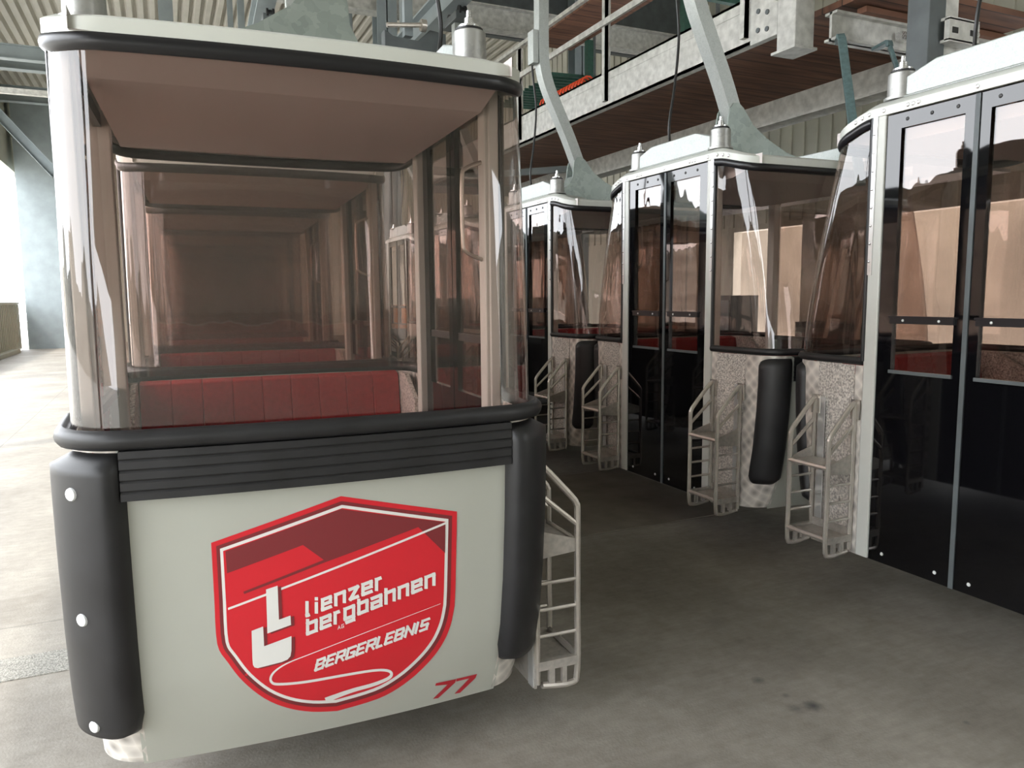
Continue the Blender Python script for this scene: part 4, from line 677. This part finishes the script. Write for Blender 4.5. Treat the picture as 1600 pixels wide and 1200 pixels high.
# green stair frame seen over the walkway
G = thing('green_frame', 'dark green steel frame with posts and mesh landing behind the walkway railing', 'frame', (6.2, 8.2, 4.09))
for x, y in ((0, 0), (0, 2.4), (1.4, 0), (1.4, 2.4), (-.4, 4.2)):
    b = MB(); b.mm((x-.05, y-.05, 0), (x+.05, y+.05, 1.58)); b.build('frame_post', M['green'], G)
for a_, c_, w_ in (((0, 0, 1.45), (1.6, 0, 1.45), .08), ((0, 2.4, 1.0), (2.4, 2.4, 1.5), .08), ((-.4, 4.2, .6), (1.6, 2.4, 1.5), .06)):
    b = MB(); b.bar(a_, c_, w_, w_); b.build('frame_rail', M['green'], G)
b = MB()
for k in range(14): b.bar((-.6, 2.5+k*.16, 1.05), (1.6, 2.5+k*.16, 1.12), .03, .05)
b.build('mesh_landing', M['green'], G)
b = MB(); b.mm((5.46, 6.0, 5.70), (6.22, 11.2, 5.76)); tag(b.build('upper_deck', M['wood']), 'brown boarded underside of the narrow deck above the walkway railing', 'deck')
b = MB(); b.mm((4.4, 13.6, 6.62), (X1, 13.75, ZC-.02)); struct(b.build('wall_upper', M['dsteel']))
b = MB(); b.mm((7.3, 5.0, 2.95), (7.42, 12.9, 3.45)); b.mm((7.42, 5.0, 2.95), (7.8, 12.9, 2.98)); t_ = b.build('cable_tray', M['dsteel'])
for y in (5.6, 9.0, 12.4):
    b = MB(); b.mm((7.34, y-.02, 3.45), (7.38, y+.02, ZC)); b.build('tray_hanger', M['dsteel'], t_)
tag(t_, 'long dark grey cable tray running low behind the cabin roofs of the right row', 'tray')
b = MB()
for k in range(15):
    y = 8.75+k*.085; b.tube([(5.12+.08*math.cos(a), y+.085*a/(2*PI), 4.48+.08*math.sin(a)) for a in [2*PI*i/10 for i in range(11)]], .013, 5)
tag(b.build('coiled_hose', M['orange']), 'bright orange coiled hose lying on the walkway edge', 'hose')
# mechanical switch behind the foreground cabin roof
G = thing('rail_switch', 'dark grey clamp mechanism with roller seen over the foreground cabin roof', 'mechanism', (2.80, 9.0, 4.76))
b = MB(); b.prism([(-.30, -.3), (.45, -.3), (.45, .12), (.25, .14), (.10, .0), (-.20, .02), (-.30, .08)], 'y', -.08, .08); b.build('body', M['dsteel'], G, bevel=.01)
b = MB(); b.tube([(-.28, -.1, .12), (.20, -.1, .18)], .028, 10); b.lathe((.16, -.1, .17), [(.07, -.03), (.07, .03)], 14, 'x'); b.build('roller', M['tube'], G)
b = MB(); b.mm((-.05, -.05, .05), (.05, .05, 1.0)); b.build('stem', M['steel'], G)
# pallets of orange crates deep in the hall
for k in range(3):
    b = MB(); z = .0+k*.5
    b.mm((-2.7, 31.0, z), (-1.9, 31.8, z+.06)); b.mm((-2.7, 31.0, z+.42), (-1.9, 31.8, z+.48))
    for i in range(5): b.mm((-2.7+i*.18, 31.0, z+.06), (-2.7+i*.18+.08, 31.8, z+.42))
    tag(b.build('slatted_crate', M['ocrate'] if k else M['dsteel']), ['dark crate at the bottom of the stack deep in the left aisle', 'orange slatted crate in the middle of the stack deep in the left aisle', 'orange slatted crate on top of the stack deep in the left aisle'][k], 'crate', 'crates stacked in the left aisle')

# workshop furniture behind the right row
def cabinet(x, y, w, d, z, label, name='tool_cabinet', m='dsteel'):
    t = thing(name, label, 'cabinet', (x, y, 0))
    b = MB(); b.mm((-d/2, -w/2, .04), (d/2, w/2, z)); b.build('body', M[m], t, bevel=.008)
    n_ = 3
    for k in range(n_):
        b = MB(); z0 = .10+k*(z-.15)/n_; b.mm((-d/2-.02, -w/2+.03, z0), (-d/2, w/2-.03, z0+(z-.15)/n_-.03)); dd = b.build('drawer', M['steel'], t)
        b = MB(); b.mm((-d/2-.045, -.12, z0+.12), (-d/2-.02, .12, z0+.14)); b.build('handle', M['bolt'], dd)
cabinet(8.9, 8.0, 1.2, .6, 1.35, 'dark grey drawer cabinet standing behind the middle right cabin, seen through its end window')
cabinet(9.0, 10.6, .9, .6, 1.75, 'tall dark grey drawer cabinet behind the farthest right cabins')
t = thing('work_bench', 'long workbench standing behind the nearest right cabin', 'bench', (9.2, 4.6, 0))
b = MB(); b.mm((-.4, -1.2, .84), (.4, 1.2, .90)); b.build('bench_top', M['wood'], t)
for sx in (-.33, .33):
    for sy in (-1.1, 1.1):
        b = MB(); b.mm((sx-.04, sy-.04, 0), (sx+.04, sy+.04, .84)); b.build('leg', M['dsteel'], t)
t = thing('step_ladder', 'pale folding step ladder leaning open behind the middle right cabin', 'ladder', (7.6, 6.6, 0))
for s in (-1, 1):
    for q in (-1, 1):
        b = MB(); b.bar((q*.55, s*.28, 0), (q*.05, s*.2, 2.3), .03, .06); b.build('rail', M['tube'], t)
for k in range(7):
    b = MB(); f_ = .12+k*.125; b.bar((.55-.5*f_, -.27, 2.3*f_), (.55-.5*f_, .27, 2.3*f_), .08, .025); b.build('step', M['tube'], t)

# ------------------------------------------------------------------ outside
b = MB(); rows = []
for i in range(41):
    y = -80+i*5; row = []
    for (x, z) in ((-60, -.3), (-75, 6+2.5*math.sin(i*1.3)), (-95, 13+5*math.sin(i*.6+1)+2*math.sin(i*1.9))): row.append((x, y, z))
    rows.append(row)
b.grid(rows); struct(b.build('outdoor_hillside', M['hill']))

# ------------------------------------------------------------------ light
w = bpy.data.worlds.new('World'); bpy.context.scene.world = w; w.use_nodes = True
nt = w.node_tree; bg = nt.nodes['Background']; bg.inputs['Color'].default_value = (.93, .96, 1.0, 1); bg.inputs['Strength'].default_value = SKY
s = bpy.data.lights.new('sun', 'SUN'); s.energy = SUN; s.angle = math.radians(1.5); s.color = (1.0, .95, .86)
so = bpy.data.objects.new('sun', s); C.objects.link(so)
d = Vector((math.cos(math.radians(SUN_EL)), .18, -math.sin(math.radians(SUN_EL)))).normalized()
so.rotation_euler = d.to_track_quat('-Z', 'Y').to_euler()

# ------------------------------------------------------------------ camera and view
cd = bpy.data.cameras.new('camera'); cd.sensor_width = 36; cd.sensor_fit = 'HORIZONTAL'; cd.lens = 36*1185/1600; cd.clip_start = .05
co = bpy.data.objects.new('camera', cd); C.objects.link(co)
yaw, pit, rol = [math.radians(a) for a in (24.54, 6.51, -.526)]
F = Vector((math.sin(yaw)*math.cos(pit), math.cos(yaw)*math.cos(pit), -math.sin(pit))); R = Vector((math.cos(yaw), -math.sin(yaw), 0)); U = R.cross(F)
R2 = R*math.cos(rol)+U*math.sin(rol); U2 = -R*math.sin(rol)+U*math.cos(rol)
mw = Matrix((R2, U2, -F)).transposed().to_4x4(); mw.translation = Vector((0, 0, 1.75)); co.matrix_world = mw
sc = bpy.context.scene; sc.camera = co
sc.view_settings.view_transform = 'Standard'; sc.view_settings.look = 'None'; sc.view_settings.gamma = 1; sc.view_settings.use_curve_mapping = False
sc.view_settings.exposure = EXPO
cy = sc.cycles
cy.max_bounces = 14; cy.transparent_max_bounces = 48; cy.glossy_bounces = 5; cy.diffuse_bounces = 4; cy.caustics_reflective = False; cy.caustics_refractive = False
cy.use_denoising = True; cy.sample_clamp_indirect = 8
